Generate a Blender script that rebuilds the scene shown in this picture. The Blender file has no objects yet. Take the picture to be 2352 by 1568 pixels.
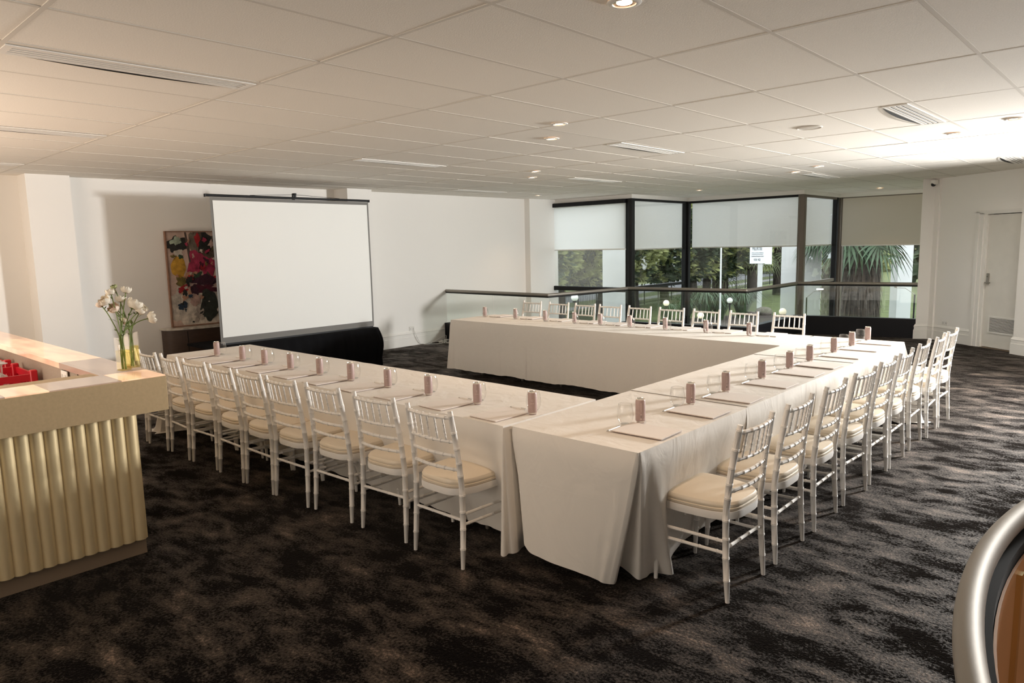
import bpy, bmesh, math, random
from math import sin, cos, pi, radians, sqrt, atan2, hypot
from mathutils import Vector, Matrix, noise
from mathutils.geometry import tessellate_polygon
random.seed(7)
S = bpy.context.scene
COL = S.collection
# ------------------------------------------------------------------ camera
cd = bpy.data.cameras.new('camera'); cam = bpy.data.objects.new('camera', cd); COL.objects.link(cam)
cd.sensor_width = 36; cd.lens = 36 * 1626.8 / 2352; cd.clip_start = .05; cd.clip_end = 400
cam.matrix_world = Matrix(((0.73498046, -0.07488939, 0.67394013, 2.006), (0.67772494, 0.11366102, -0.72647786, -0.8899),
                           (-0.02219524, 0.99069307, 0.13429303, 1.72), (0, 0, 0, 1)))
S.camera = cam
# ------------------------------------------------------------------ world, exposure, big lights
W = bpy.data.worlds.new('overcast'); S.world = W; W.use_nodes = True
bg = W.node_tree.nodes['Background']; bg.inputs[0].default_value = (.86, .93, 1, 1); bg.inputs[1].default_value = 2.1
S.view_settings.view_transform = 'Standard'; S.view_settings.look = 'None'
S.view_settings.gamma = 1; S.view_settings.use_curve_mapping = False; S.view_settings.exposure = 0.76
try:
    S.cycles.use_denoising = True; S.cycles.max_bounces = 14; S.cycles.diffuse_bounces = 12; S.cycles.glossy_bounces = 6; S.cycles.transmission_bounces = 10; S.cycles.transparent_max_bounces = 24
    S.cycles.sample_clamp_indirect = 8
except Exception: pass

def area(name, loc, to, sx, sy, power, color, spread=180):
    l = bpy.data.lights.new(name, 'AREA'); l.shape = 'RECTANGLE'; l.size = sx; l.size_y = sy; l.energy = power; l.color = color; l.spread = radians(spread)
    o = bpy.data.objects.new(name, l); COL.objects.link(o); o.location = loc
    o.rotation_euler = (Vector(to) - Vector(loc)).to_track_quat('-Z', 'Y').to_euler(); return o
# the photographer's flash on a stand beside the far wall: every hard shadow in the room runs away from it
area('studio_flash', (2.5, 9.35, 1.93), (2.5 - .6 * 5, 9.35 - .8 * 5, 1.85), .6, .6, 330, (1, .99, .965), 156)
# soft fill added out of view, behind and beside the camera and inside the bar
area('window_daylight', (7.3, -.5, 1.35), (0, -.5, 1.3), 8, 2.2, 24, (1, .96, .90))
area('window_daylight', (-1.2, -4.85, 1.5), (-.6, 0, .6), 8, 2.2, 105, (1, .87, .74))
area('back_bar_lamps', (-4.4, -1.7, .80), (-4.4, -1.3, 3), 3.2, 1.6, 64, (1, .80, .63))  # warm fill added to lift the ceiling and wall by the bar
area('back_bar_lamps', (-7.0, -1.6, 2.3), (-7.0, 0, 1.2), .8, .8, 3, (1, .60, .34))

# ------------------------------------------------------------------ mesh helper
class MB:
    def __init__(s): s.v = []; s.f = []; s.m = []; s.mi = 0
    def add(s, vs, fs):
        b = len(s.v); s.v += [tuple(p) for p in vs]; s.f += [tuple(b + i for i in f) for f in fs]; s.m += [s.mi] * len(fs); return s
    def box(s, x0, x1, y0, y1, z0, z1):
        return s.add([(x0, y0, z0), (x1, y0, z0), (x1, y1, z0), (x0, y1, z0), (x0, y0, z1), (x1, y0, z1), (x1, y1, z1), (x0, y1, z1)],
                     [(3, 2, 1, 0), (4, 5, 6, 7), (0, 1, 5, 4), (1, 2, 6, 5), (2, 3, 7, 6), (3, 0, 4, 7)])
    def cbox(s, x0, x1, y0, y1, z0, z1, c):           # box with chamfered vertical and top edges
        r = [(x0 + c, y0), (x1 - c, y0), (x1, y0 + c), (x1, y1 - c), (x1 - c, y1), (x0 + c, y1), (x0, y1 - c), (x0, y0 + c)]
        cx, cy = (x0 + x1) / 2, (y0 + y1) / 2
        vs = [(x, y, z0) for x, y in r] + [(x, y, z1 - c) for x, y in r] + [(x - math.copysign(c, x - cx), y - math.copysign(c, y - cy), z1) for x, y in r]
        fs = [tuple(range(7, -1, -1)), tuple(range(16, 24))]
        for k in (0, 8):
            for i in range(8): j = (i + 1) % 8; fs.append((k + i, k + j, k + 8 + j, k + 8 + i))
        return s.add(vs, fs)
    def prism(s, poly, z0, z1):
        n = len(poly); vs = [(x, y, z0) for x, y in poly] + [(x, y, z1) for x, y in poly]
        a = sum(poly[i][0] * poly[(i + 1) % n][1] - poly[(i + 1) % n][0] * poly[i][1] for i in range(n))
        t = tessellate_polygon([[Vector((x, y, 0)) for x, y in poly]])
        fs = []
        for tri in t:
            p = [poly[i] for i in tri]
            ar = (p[1][0] - p[0][0]) * (p[2][1] - p[0][1]) - (p[2][0] - p[0][0]) * (p[1][1] - p[0][1])
            tri = tuple(tri) if ar > 0 else tuple(reversed(tri))
            fs.append(tuple(n + i for i in tri)); fs.append(tuple(reversed(tri)))
        for i in range(n):
            j = (i + 1) % n
            fs.append((i, j, n + j, n + i) if a > 0 else (j, i, n + i, n + j))
        return s.add(vs, fs)
    def tube(s, pts, rad, seg=8, cap=True, closed=False):
        P = [Vector(p) for p in pts]; n = len(P)
        R = rad if isinstance(rad, (list, tuple)) else [rad] * n
        T = []
        for i in range(n):
            a = P[(i - 1) % n] if closed or i > 0 else P[i]; b = P[(i + 1) % n] if closed or i < n - 1 else P[i]
            d = b - a; T.append(d.normalized() if d.length > 1e-9 else (T[-1] if T else Vector((0, 0, 1))))
        up = Vector((0, 0, 1)) if abs(T[0].z) < .9 else Vector((1, 0, 0))
        u = (up - T[0] * up.dot(T[0])).normalized(); vs = []; fs = []
        for i in range(n):
            u = (u - T[i] * u.dot(T[i])); u = u.normalized() if u.length > 1e-6 else T[i].orthogonal().normalized()
            w = T[i].cross(u)
            for k in range(seg):
                a = 2 * pi * k / seg; vs.append(P[i] + (u * cos(a) + w * sin(a)) * R[i])
        m = n if closed else n - 1
        for i in range(m):
            for k in range(seg):
                a = i * seg + k; b = i * seg + (k + 1) % seg; q = ((i + 1) % n) * seg
                fs.append((a, b, q + (k + 1) % seg, q + k))
        if cap and not closed:
            fs.append(tuple(range(seg - 1, -1, -1))); fs.append(tuple((n - 1) * seg + k for k in range(seg)))
        return s.add(vs, fs)
    def lathe(s, prof, seg=16, c=(0, 0, 0), cap=True):
        vs = []; fs = []; n = len(prof)
        for r, z in prof:
            for k in range(seg): a = 2 * pi * k / seg; vs.append((c[0] + r * cos(a), c[1] + r * sin(a), c[2] + z))
        for i in range(n - 1):
            for k in range(seg): fs.append((i * seg + k, i * seg + (k + 1) % seg, (i + 1) * seg + (k + 1) % seg, (i + 1) * seg + k))
        if cap: fs.append(tuple(range(seg - 1, -1, -1))); fs.append(tuple((n - 1) * seg + k for k in range(seg)))
        return s.add(vs, fs)
    def ball(s, c, rx, ry=None, rz=None, seg=10, rings=6):
        ry = ry or rx; rz = rz or rx; vs = [(c[0], c[1], c[2] - rz)]; fs = []
        for i in range(1, rings):
            p = -pi / 2 + pi * i / rings
            for k in range(seg): a = 2 * pi * k / seg; vs.append((c[0] + rx * cos(p) * cos(a), c[1] + ry * cos(p) * sin(a), c[2] + rz * sin(p)))
        vs.append((c[0], c[1], c[2] + rz)); t = len(vs) - 1
        for k in range(seg):
            fs.append((0, 1 + (k + 1) % seg, 1 + k)); b = 1 + (rings - 2) * seg; fs.append((b + k, b + (k + 1) % seg, t))
        for i in range(rings - 2):
            for k in range(seg): fs.append((1 + i * seg + k, 1 + i * seg + (k + 1) % seg, 1 + (i + 1) * seg + (k + 1) % seg, 1 + (i + 1) * seg + k))
        return s.add(vs, fs)
    def grid(s, fn, nu, nv):
        vs = [fn(i / nu, j / nv) for j in range(nv + 1) for i in range(nu + 1)]
        fs = [(j * (nu + 1) + i, j * (nu + 1) + i + 1, (j + 1) * (nu + 1) + i + 1, (j + 1) * (nu + 1) + i) for j in range(nv) for i in range(nu)]
        return s.add(vs, fs)
    def xf(s, M, start=0):
        s.v[start:] = [tuple(M @ Vector(p)) for p in s.v[start:]]; return s
    def mesh(s, name, mats, smooth=False):
        me = bpy.data.meshes.new(name); me.from_pydata(s.v, [], s.f)
        for m in (mats if isinstance(mats, (list, tuple)) else [mats]): me.materials.append(m)
        if isinstance(mats, (list, tuple)): me.polygons.foreach_set('material_index', s.m)
        if smooth:
            me.polygons.foreach_set('use_smooth', [True] * len(me.polygons))
            me.update()
            try: me.set_sharp_from_angle(angle=radians(38))
            except Exception: pass
        me.update(); return me
    def build(s, name, mats, parent=None, smooth=False, loc=None):
        return put(name, s.mesh(name, mats, smooth), parent, loc)

def put(name, me, parent=None, loc=None, rz=0):
    o = bpy.data.objects.new(name, me); COL.objects.link(o)
    if parent: o.parent = parent
    if loc: o.location = loc
    if rz: o.rotation_euler = (0, 0, rz)
    return o
def thing(name, label, cat, loc=(0, 0, 0), rz=0, group=None):
    o = bpy.data.objects.new(name, None); COL.objects.link(o); o.location = loc; o.rotation_euler = (0, 0, rz); o.empty_display_size = .05
    return tag(o, label, cat, group)
def tag(o, label, cat, group=None):
    o['label'] = label; o['category'] = cat
    if group: o['group'] = group
    return o
def struct(o): o['kind'] = 'structure'; return o
def dup(root, loc, rz, label, group=None):
    r = root.copy(); COL.objects.link(r); r.location = loc; r.rotation_euler = (0, 0, rz); r['label'] = label
    if group: r['group'] = group
    for ch in root.children:
        c = ch.copy(); COL.objects.link(c); c.parent = r
        for g in ch.children:
            d = g.copy(); COL.objects.link(d); d.parent = c
    return r
ORD = ['first', 'second', 'third', 'fourth', 'fifth', 'sixth', 'seventh', 'eighth', 'ninth', 'tenth', 'eleventh', 'twelfth', 'thirteenth']

# ------------------------------------------------------------------ materials
MATS = {}
def mat(name, col, rough=.5, metal=0, spec=.5, bump=0, bscale=60, var=0, vscale=8, detail=4, emit=None, estr=0, coat=0, stretch=None):
    m = bpy.data.materials.new(name); m.use_nodes = True; nt = m.node_tree; N = nt.nodes; b = N['Principled BSDF']
    b.inputs['Base Color'].default_value = (*col, 1); b.inputs['Roughness'].default_value = rough; b.inputs['Metallic'].default_value = metal
    b.inputs['Specular IOR Level'].default_value = spec
    if coat: b.inputs['Coat Weight'].default_value = coat; b.inputs['Coat Roughness'].default_value = .15
    tc = N.new('ShaderNodeTexCoord'); src = tc.outputs['Object']
    if stretch:
        mp = N.new('ShaderNodeMapping'); mp.inputs['Scale'].default_value = stretch; nt.links.new(src, mp.inputs[0]); src = mp.outputs[0]
    if var:
        n = N.new('ShaderNodeTexNoise'); n.inputs['Scale'].default_value = vscale; n.inputs['Detail'].default_value = detail; nt.links.new(src, n.inputs['Vector'])
        r = N.new('ShaderNodeValToRGB'); r.color_ramp.elements[0].position = .3; r.color_ramp.elements[1].position = .7
        r.color_ramp.elements[0].color = tuple(c * (1 - var) for c in col) + (1,); r.color_ramp.elements[1].color = tuple(min(1, c * (1 + var)) for c in col) + (1,)
        nt.links.new(n.outputs['Fac'], r.inputs[0]); nt.links.new(r.outputs[0], b.inputs['Base Color'])
    if bump:
        n = N.new('ShaderNodeTexNoise'); n.inputs['Scale'].default_value = bscale; n.inputs['Detail'].default_value = 3; nt.links.new(src, n.inputs['Vector'])
        bp = N.new('ShaderNodeBump'); bp.inputs['Strength'].default_value = bump; bp.inputs['Distance'].default_value = .01
        nt.links.new(n.outputs['Fac'], bp.inputs['Height']); nt.links.new(bp.outputs[0], b.inputs['Normal'])
    if emit: b.inputs['Emission Color'].default_value = (*emit, 1); b.inputs['Emission Strength'].default_value = estr
    return m
def glass(name, tint=(1, 1, 1), refl=.08, rim=.35, haze=0.0):
    """thin clear pane: mostly transmits, mirrors a little, more at grazing angles"""
    m = bpy.data.materials.new(name); m.use_nodes = True; nt = m.node_tree; N = nt.nodes; N.clear()
    out = N.new('ShaderNodeOutputMaterial'); tr = N.new('ShaderNodeBsdfTransparent'); tr.inputs[0].default_value = (*tint, 1)
    gl = N.new('ShaderNodeBsdfGlossy'); gl.inputs['Roughness'].default_value = .01
    lw = N.new('ShaderNodeLayerWeight'); lw.inputs[0].default_value = .35
    mr = N.new('ShaderNodeMapRange'); mr.inputs['To Min'].default_value = refl; mr.inputs['To Max'].default_value = rim
    mx = N.new('ShaderNodeMixShader'); L = nt.links.new
    L(lw.outputs['Facing'], mr.inputs['Value']); L(mr.outputs[0], mx.inputs[0]); L(tr.outputs[0], mx.inputs[1]); L(gl.outputs[0], mx.inputs[2])
    last = mx
    if haze:
        df = N.new('ShaderNodeBsdfDiffuse'); df.inputs[0].default_value = (.9, .9, .88, 1)
        tl = N.new('ShaderNodeBsdfTranslucent'); tl.inputs[0].default_value = (.9, .9, .88, 1)
        m1 = N.new('ShaderNodeMixShader'); m1.inputs[0].default_value = .5; L(df.outputs[0], m1.inputs[1]); L(tl.outputs[0], m1.inputs[2])
        m2 = N.new('ShaderNodeMixShader'); m2.inputs[0].default_value = haze; L(mx.outputs[0], m2.inputs[1]); L(m1.outputs[0], m2.inputs[2]); last = m2
    L(last.outputs[0], out.inputs[0]); return m
def translucent(name, col, mix=.4, bump=0):
    m = bpy.data.materials.new(name); m.use_nodes = True; nt = m.node_tree; N = nt.nodes; N.clear(); L = nt.links.new
    out = N.new('ShaderNodeOutputMaterial'); d = N.new('ShaderNodeBsdfDiffuse'); t = N.new('ShaderNodeBsdfTranslucent')
    d.inputs[0].default_value = (*col, 1); t.inputs[0].default_value = (*col, 1)
    mx = N.new('ShaderNodeMixShader'); mx.inputs[0].default_value = mix; L(d.outputs[0], mx.inputs[1]); L(t.outputs[0], mx.inputs[2]); L(mx.outputs[0], out.inputs[0])
    if bump:
        tc = N.new('ShaderNodeTexCoord'); n = N.new('ShaderNodeTexNoise'); n.inputs['Scale'].default_value = 22; n.inputs['Detail'].default_value = 3
        mp = N.new('ShaderNodeMapping'); mp.inputs['Scale'].default_value = (1, 1, 1.8); L(tc.outputs['Object'], mp.inputs[0]); L(mp.outputs[0], n.inputs['Vector'])
        b = N.new('ShaderNodeBump'); b.inputs['Strength'].default_value = bump; b.inputs['Distance'].default_value = .02
        L(n.outputs['Fac'], b.inputs['Height']); L(b.outputs[0], d.inputs['Normal'])
    return m

M_wall = mat('wall_paint', (.87, .85, .815), .75, bump=.03, bscale=140)
M_trim = mat('trim_paint', (.82, .80, .76), .4)
M_tile = mat('ceiling_tile', (.86, .82, .755), .95, spec=.1, bump=.12, bscale=160, var=.05, vscale=140)
M_grid = mat('grid_white', (.70, .66, .60), .9, spec=.1); M_vent = mat('vent_white', (.82, .79, .74), .45)
M_ceil = mat('plenum', (.3, .27, .24), .9)
M_white = mat('chair_paint', (.82, .795, .76), .46, spec=.35)
M_cush = mat('cream_vinyl', (.80, .70, .56), .36, bump=.05, bscale=18)
M_black = mat('black_paint', (.007, .007, .009), .5, spec=.25)
M_blackframe = mat('black_aluminium', (.007, .0075, .009), .5, spec=.3)
M_grey = mat('bronze_aluminium', (.17, .145, .12), .45, metal=.3)
M_steel = mat('brushed_steel', (.36, .335, .30), .60, metal=1, bump=.02, bscale=300)
M_can = mat('mauve_can', (.40, .285, .262), .42, spec=.5, var=.04, vscale=200)
M_lid = mat('aluminium', (.85, .82, .76), .2, metal=1)
M_print = mat('white_print', (.62, .50, .46), .5)
M_darkprint = mat('dark_print', (.05, .03, .03), .5)
M_paper = mat('paper', (.80, .745, .70), .7)
M_pen = mat('white_pen', (.82, .78, .73), .3)
M_pentip = mat('pen_metal', (.45, .42, .38), .3, metal=.8)
M_glassware = glass('glassware', (.985, .985, .98), .03, .45)
M_pane = glass('window_pane', (.965, .97, .965), .025, .25)
M_railglass = glass('balustrade_glass', (.945, .965, .95), .035, .25)
M_sheer = glass('sheer_blind', (.97, .98, .95), .02, .05, haze=.15)
M_blind = translucent('blind_fabric', (.92, .92, .89), .6); M_blind5 = translucent('blind_fabric_dense', (.66, .61, .52), .03)
M_film = translucent('awning_fabric', (.76, .75, .715), .36, bump=.5)
M_velvet = mat('black_velvet', (.006, .006, .007), .95, spec=.1, bump=.1, bscale=30)
M_screen = mat('screen_white', (.83, .84, .82), .8)
M_border = mat('screen_border', (.21, .205, .195), .9, spec=.25)
M_gold = mat('champagne_laminate', (.58, .43, .25), .42, metal=.35, var=.05, vscale=60, bump=.03, bscale=200)
M_flute = mat('fluted_gold', (.80, .645, .38), .4, metal=.3, var=.05, vscale=5)
M_kick = mat('bronze_kick', (.40, .295, .205), .4, metal=.4)
M_stone = mat('tan_board', (.30, .24, .19), .75, var=.1, vscale=160)
M_redcrate = mat('red_plastic', (.55, .006, .02), .4)
M_wood = mat('dark_wood', (.055, .032, .022), .45, var=.25, vscale=12, stretch=(1, 1, 14))
M_marble = mat('marble', (.5, .46, .4), .2, var=.35, vscale=14)
M_framewood = mat('oak_frame', (.25, .13, .08), .5, var=.15, vscale=20)
M_brown = mat('copper_panel', (.56, .285, .125), .45, metal=.1, var=.06, vscale=5)
M_brass = mat('brass', (.75, .62, .36), .25, metal=1)
M_plastic = mat('white_plastic', (.80, .78, .74), .4)
M_dark = mat('dark_void', (.006, .006, .006), .9)
M_warmlamp = mat('lamp_glow', (1, .8, .6), .5, emit=(1, .72, .48), estr=9)
M_whitelamp = mat('led_glow', (1, 1, 1), .5, emit=(1, .97, .9), estr=2.2)
M_dim = mat('lamp_off', (.7, .55, .42), .3, emit=(1, .66, .42), estr=.25)

def cloth_mat():
    m = mat('linen', (.80, .765, .715), .82, spec=.2)
    nt = m.node_tree; N = nt.nodes; L = nt.links.new; b = N['Principled BSDF']
    tc = [n for n in N if n.type == 'TEX_COORD'][0]
    n1 = N.new('ShaderNodeTexNoise'); n1.inputs['Scale'].default_value = 7; n1.inputs['Detail'].default_value = 3; n1.inputs['Distortion'].default_value = .8
    mp = N.new('ShaderNodeMapping'); mp.inputs['Scale'].default_value = (1, 1, .5); L(tc.outputs['Object'], mp.inputs[0]); L(mp.outputs[0], n1.inputs['Vector'])
    n2 = N.new('ShaderNodeTexNoise'); n2.inputs['Scale'].default_value = 260; L(tc.outputs['Object'], n2.inputs['Vector'])
    # ironed fold creases on a 0.45 m module
    sep = N.new('ShaderNodeSeparateXYZ'); L(tc.outputs['Object'], sep.inputs[0])
    acc = None
    for i, ax in enumerate('XYZ'):
        d = N.new('ShaderNodeMath'); d.operation = 'PINGPONG'; d.inputs[1].default_value = .235; L(sep.outputs[ax], d.inputs[0])
        s = N.new('ShaderNodeMath'); s.operation = 'SMOOTH_MIN' if False else 'LESS_THAN'; s.inputs[1].default_value = .004; L(d.outputs[0], s.inputs[0])
        if acc is None: acc = s
        else:
            a = N.new('ShaderNodeMath'); a.operation = 'MAXIMUM'; L(acc.outputs[0], a.inputs[0]); L(s.outputs[0], a.inputs[1]); acc = a
    ad = N.new('ShaderNodeMath'); ad.operation = 'MULTIPLY_ADD'; ad.inputs[1].default_value = .12; L(acc.outputs[0], ad.inputs[0]); L(n1.outputs['Fac'], ad.inputs[2])
    a2 = N.new('ShaderNodeMath'); a2.operation = 'MULTIPLY_ADD'; a2.inputs[1].default_value = .03; L(n2.outputs['Fac'], a2.inputs[0]); L(ad.outputs[0], a2.inputs[2])
    bp = N.new('ShaderNodeBump'); bp.inputs['Strength'].default_value = .35; bp.inputs['Distance'].default_value = .02
    L(a2.outputs[0], bp.inputs['Height']); L(bp.outputs[0], b.inputs['Normal']); return m
M_cloth = cloth_mat()

def carpet_mat():
    m = mat('carpet', (.02, .018, .018), .72, spec=.1); nt = m.node_tree; N = nt.nodes; L = nt.links.new; b = N['Principled BSDF']
    tc = [n for n in N if n.type == 'TEX_COORD'][0]
    mp = N.new('ShaderNodeMapping'); mp.inputs['Scale'].default_value = (1.0, 1.9, 1); mp.inputs['Rotation'].default_value = (0, 0, radians(-35)); L(tc.outputs['Object'], mp.inputs[0])
    n1 = N.new('ShaderNodeTexNoise'); n1.inputs['Scale'].default_value = 2.3; n1.inputs['Detail'].default_value = 9; n1.inputs['Roughness'].default_value = .68; n1.inputs['Distortion'].default_value = .35; L(mp.outputs[0], n1.inputs['Vector'])
    n2 = N.new('ShaderNodeTexNoise'); n2.inputs['Scale'].default_value = 75; n2.inputs['Detail'].default_value = 3; n2.inputs['Roughness'].default_value = .7; L(tc.outputs['Object'], n2.inputs['Vector'])
    n3 = N.new('ShaderNodeTexNoise'); n3.inputs['Scale'].default_value = 6.5; n3.inputs['Detail'].default_value = 4; L(mp.outputs[0], n3.inputs['Vector'])
    a0 = N.new('ShaderNodeMath'); a0.operation = 'MULTIPLY_ADD'; a0.inputs[1].default_value = .35; L(n3.outputs['Fac'], a0.inputs[0]); L(n1.outputs['Fac'], a0.inputs[2])
    ad = N.new('ShaderNodeMath'); ad.operation = 'MULTIPLY_ADD'; ad.inputs[1].default_value = .62; L(n2.outputs['Fac'], ad.inputs[0]); L(a0.outputs[0], ad.inputs[2])
    b.inputs['Sheen Weight'].default_value = .14; b.inputs['Sheen Roughness'].default_value = .3; b.inputs['Sheen Tint'].default_value = (.75, .64, .55, 1)
    r = N.new('ShaderNodeValToRGB'); e = r.color_ramp.elements
    sc_ = N.new('ShaderNodeMath'); sc_.operation = 'MULTIPLY'; sc_.inputs[1].default_value = .567; L(ad.outputs[0], sc_.inputs[0]); L(sc_.outputs[0], r.inputs[0])
    e[0].position = .505; e[0].color = (.0035, .0032, .0034, 1); e[1].position = .72; e[1].color = (.22, .16, .125, 1)
    k = e.new(.572); k.color = (.0075, .0065, .0063, 1); k = e.new(.638); k.color = (.032, .0245, .0205, 1)
    L(r.outputs[0], b.inputs['Base Color'])
    rs = N.new('ShaderNodeMapRange'); rs.inputs['From Min'].default_value = .53; rs.inputs['From Max'].default_value = .69; rs.inputs['To Min'].default_value = .0; rs.inputs['To Max'].default_value = .95
    L(sc_.outputs[0], rs.inputs['Value']); L(rs.outputs[0], b.inputs['Specular IOR Level']); b.inputs['Specular Tint'].default_value = (1, .80, .64, 1)
    bp = N.new('ShaderNodeBump'); bp.inputs['Strength'].default_value = .6; bp.inputs['Distance'].default_value = .01; L(n2.outputs['Fac'], bp.inputs['Height']); L(bp.outputs[0], b.inputs['Normal'])
    return m
M_carpet = carpet_mat()
def onyx_mat(name, strength):
    m = mat(name, (.75, .6, .5), .12, coat=.4); nt = m.node_tree; N = nt.nodes; L = nt.links.new; b = N['Principled BSDF']
    tc = [n for n in N if n.type == 'TEX_COORD'][0]
    mp = N.new('ShaderNodeMapping'); mp.inputs['Scale'].default_value = (1.2, 5.5, 2); mp.inputs['Rotation'].default_value = (0, 0, .35); L(tc.outputs['Object'], mp.inputs[0])
    n = N.new('ShaderNodeTexNoise'); n.inputs['Scale'].default_value = 1.7; n.inputs['Detail'].default_value = 2.5; n.inputs['Distortion'].default_value = .3; L(mp.outputs[0], n.inputs['Vector'])
    r = N.new('ShaderNodeValToRGB'); e = r.color_ramp.elements; e[0].position = .28; e[0].color = (.50, .22, .11, 1); e[1].position = .74; e[1].color = (1, .60, .33, 1)
    L(n.outputs['Fac'], r.inputs[0]); L(r.outputs[0], b.inputs['Emission Color']); b.inputs['Emission Strength'].default_value = strength
    r2 = N.new('ShaderNodeValToRGB'); q = r2.color_ramp.elements; q[0].color = (.27, .22, .20, 1); q[1].color = (.36, .31, .285, 1); L(n.outputs['Fac'], r2.inputs[0]); L(r2.outputs[0], b.inputs['Base Color'])
    return m
M_onyx = [onyx_mat('backlit_onyx_bright', .62), onyx_mat('backlit_onyx', .38), onyx_mat('backlit_onyx_dim', .16)]
M_onyxedge = onyx_mat('onyx_edge', .6)

# ------------------------------------------------------------------ room shell
H = 2.6485
RAIL = [(-7.78, 7.90), (-5.25, 7.80), (-5.04, 9.76), (-2.95, 10.0), (-2.99, 12.22), (-1.08, 12.58)]
WALLR = (-.8545, 12.596); U = (.798, -.6026); NR = (-.6026, -.798)       # right-hand wall: origin, along, into the room
def wr(s, p=0): return (WALLR[0] + U[0] * s + NR[0] * p, WALLR[1] + U[1] * s + NR[1] * p)
STC, STR = (4.16, 1.09), 2.42                                          # stair balustrade circle
ROOM = [(-7.92, -5), (7.5, -5), (7.5, 6.35), wr(6.7), wr(0), (-1.08, 12.5), (-1.08, 15.2), (-3.27, 15.2), (-3.27, 13.15), (-5.74, 13.15), (-5.74, 10.95), (-7.78, 10.95), (-7.78, 1.5), (-7.92, 1.5)]
fl = [(-7.92, -5), (7.5, -5), (7.5, 6.35), wr(6.7), wr(0), (-1.08, 12.5)] + [RAIL[5]] + RAIL[4::-1] + [(-7.78, 1.5), (-7.92, 1.5)]
hole = [(STC[0] + (STR - .04) * cos(2 * pi * k / 72), STC[1] + (STR - .04) * sin(2 * pi * k / 72)) for k in range(72)]
mb = MB(); allp = [Vector((x, y, 0)) for x, y in fl] + [Vector((x, y, 0)) for x, y in hole]
fs = []
for t in tessellate_polygon([[Vector((x, y, 0)) for x, y in fl], [Vector((x, y, 0)) for x, y in reversed(hole)]]):
    vs = fl + hole[::-1]; p = [vs[i] for i in t]
    a = (p[1][0] - p[0][0]) * (p[2][1] - p[0][1]) - (p[2][0] - p[0][0]) * (p[1][1] - p[0][1])
    fs.append(tuple(t) if a > 0 else tuple(reversed(t)))
mb.add([(x, y, 0) for x, y in fl + hole[::-1]], fs)
floor = struct(mb.build('floor', M_carpet))
M_lower = mat('lobby_floor', (.16, .14, .12), .4)
struct(MB().box(-8.2, 7.5, -5, 15.3, -3.75, -3.7).build('floor_lower', M_lower))

# walls
t = .18
mb = MB().prism([(-8.1, -5), (-7.92, -5), (-7.92, 1.41), (-7.6, 1.41), (-7.6, 1.86), (-7.78, 1.86), (-7.78, 5.6), (-7.42, 5.6), (-7.42, 6.06), (-7.78, 6.06),
                 (-7.78, 10.12), (-7.64, 10.12), (-7.64, 11.02), (-8.1, 11.02)], -.3, H + .06)
struct(mb.build('wall_left', M_wall))
mb = MB()
mb.prism([(-1.08, 15.4), (-1.08, 12.5), wr(-.06, .03), wr(.04, .03), wr(.04), wr(.84), wr(.84, -.15), (-.5, 15.4)], -.3, H + .06)
mb.prism([wr(.84), wr(.84, -.15), wr(1.9, -.15), wr(1.9)], 2.06, H + .06)
mb.prism([wr(1.69, .12), wr(1.69, -.15), wr(6.8, -.15), wr(6.8, .12)], -.02, H + .06)
struct(mb.build('wall_right', M_wall))
mb = MB().prism([(7.5, -5), (7.7, -5), (7.7, 7), (7.5, 7)], -.3, H + .06).prism([(7.5, 6.3), (7.7, 6.3), wr(6.9, -.2), wr(6.7)], -.3, H + .06)
struct(mb.build('wall_east', M_wall))
struct(MB().box(-8.1, 7.7, -5.2, -5, -.3, H + .06).build('wall_back', M_wall))

def skirting(name, pts, h=.25, th=.022):
    """moulded baseboard along a polyline; room lies to the left-hand normal given by the point order"""
    mb = MB(); prof = [(0, 0), (th, 0), (th, h * .62), (th * .72, h * .64), (th * .72, h * .82), (th * .95, h * .86), (th * .55, h * .93), (th * .3, h), (0, h)]
    P = [Vector((*p, 0)) for p in pts]; n = len(P); nrm = []
    for i in range(n):
        d = []
        if i > 0: d.append((P[i] - P[i - 1]).normalized())
        if i < n - 1: d.append((P[i + 1] - P[i]).normalized())
        ns = [Vector((e.y, -e.x, 0)) for e in d]; v = sum(ns, Vector()); v.normalize(); k = v.dot(ns[0]); nrm.append(v / max(k, .3))
    k = len(prof)
    vs = [P[i] + nrm[i] * a + Vector((0, 0, z)) for i in range(n) for a, z in prof]
    fs = [(i * k + j, (i + 1) * k + j, (i + 1) * k + (j + 1) % k, i * k + (j + 1) % k) for i in range(n - 1) for j in range(k)]
    fs += [tuple(range(k)), tuple((n - 1) * k + j for j in range(k - 1, -1, -1))]
    return struct(mb.add(vs, fs).build(name, M_trim))
skirting('baseboard_left', [(-7.92, -4.9), (-7.92, 1.41), (-7.6, 1.41), (-7.6, 1.86), (-7.78, 1.86), (-7.78, 5.6), (-7.42, 5.6), (-7.42, 6.06), (-7.78, 6.06), (-7.78, 7.82)])
skirting('baseboard_right', [(-1.08, 12.66), (-1.08, 12.5), wr(-.06, .03), wr(.04, .03), wr(.04), wr(.80)])
skirting('baseboard_door', [wr(1.69, -.02), wr(1.69, .12), wr(6.6, .12)])

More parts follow.
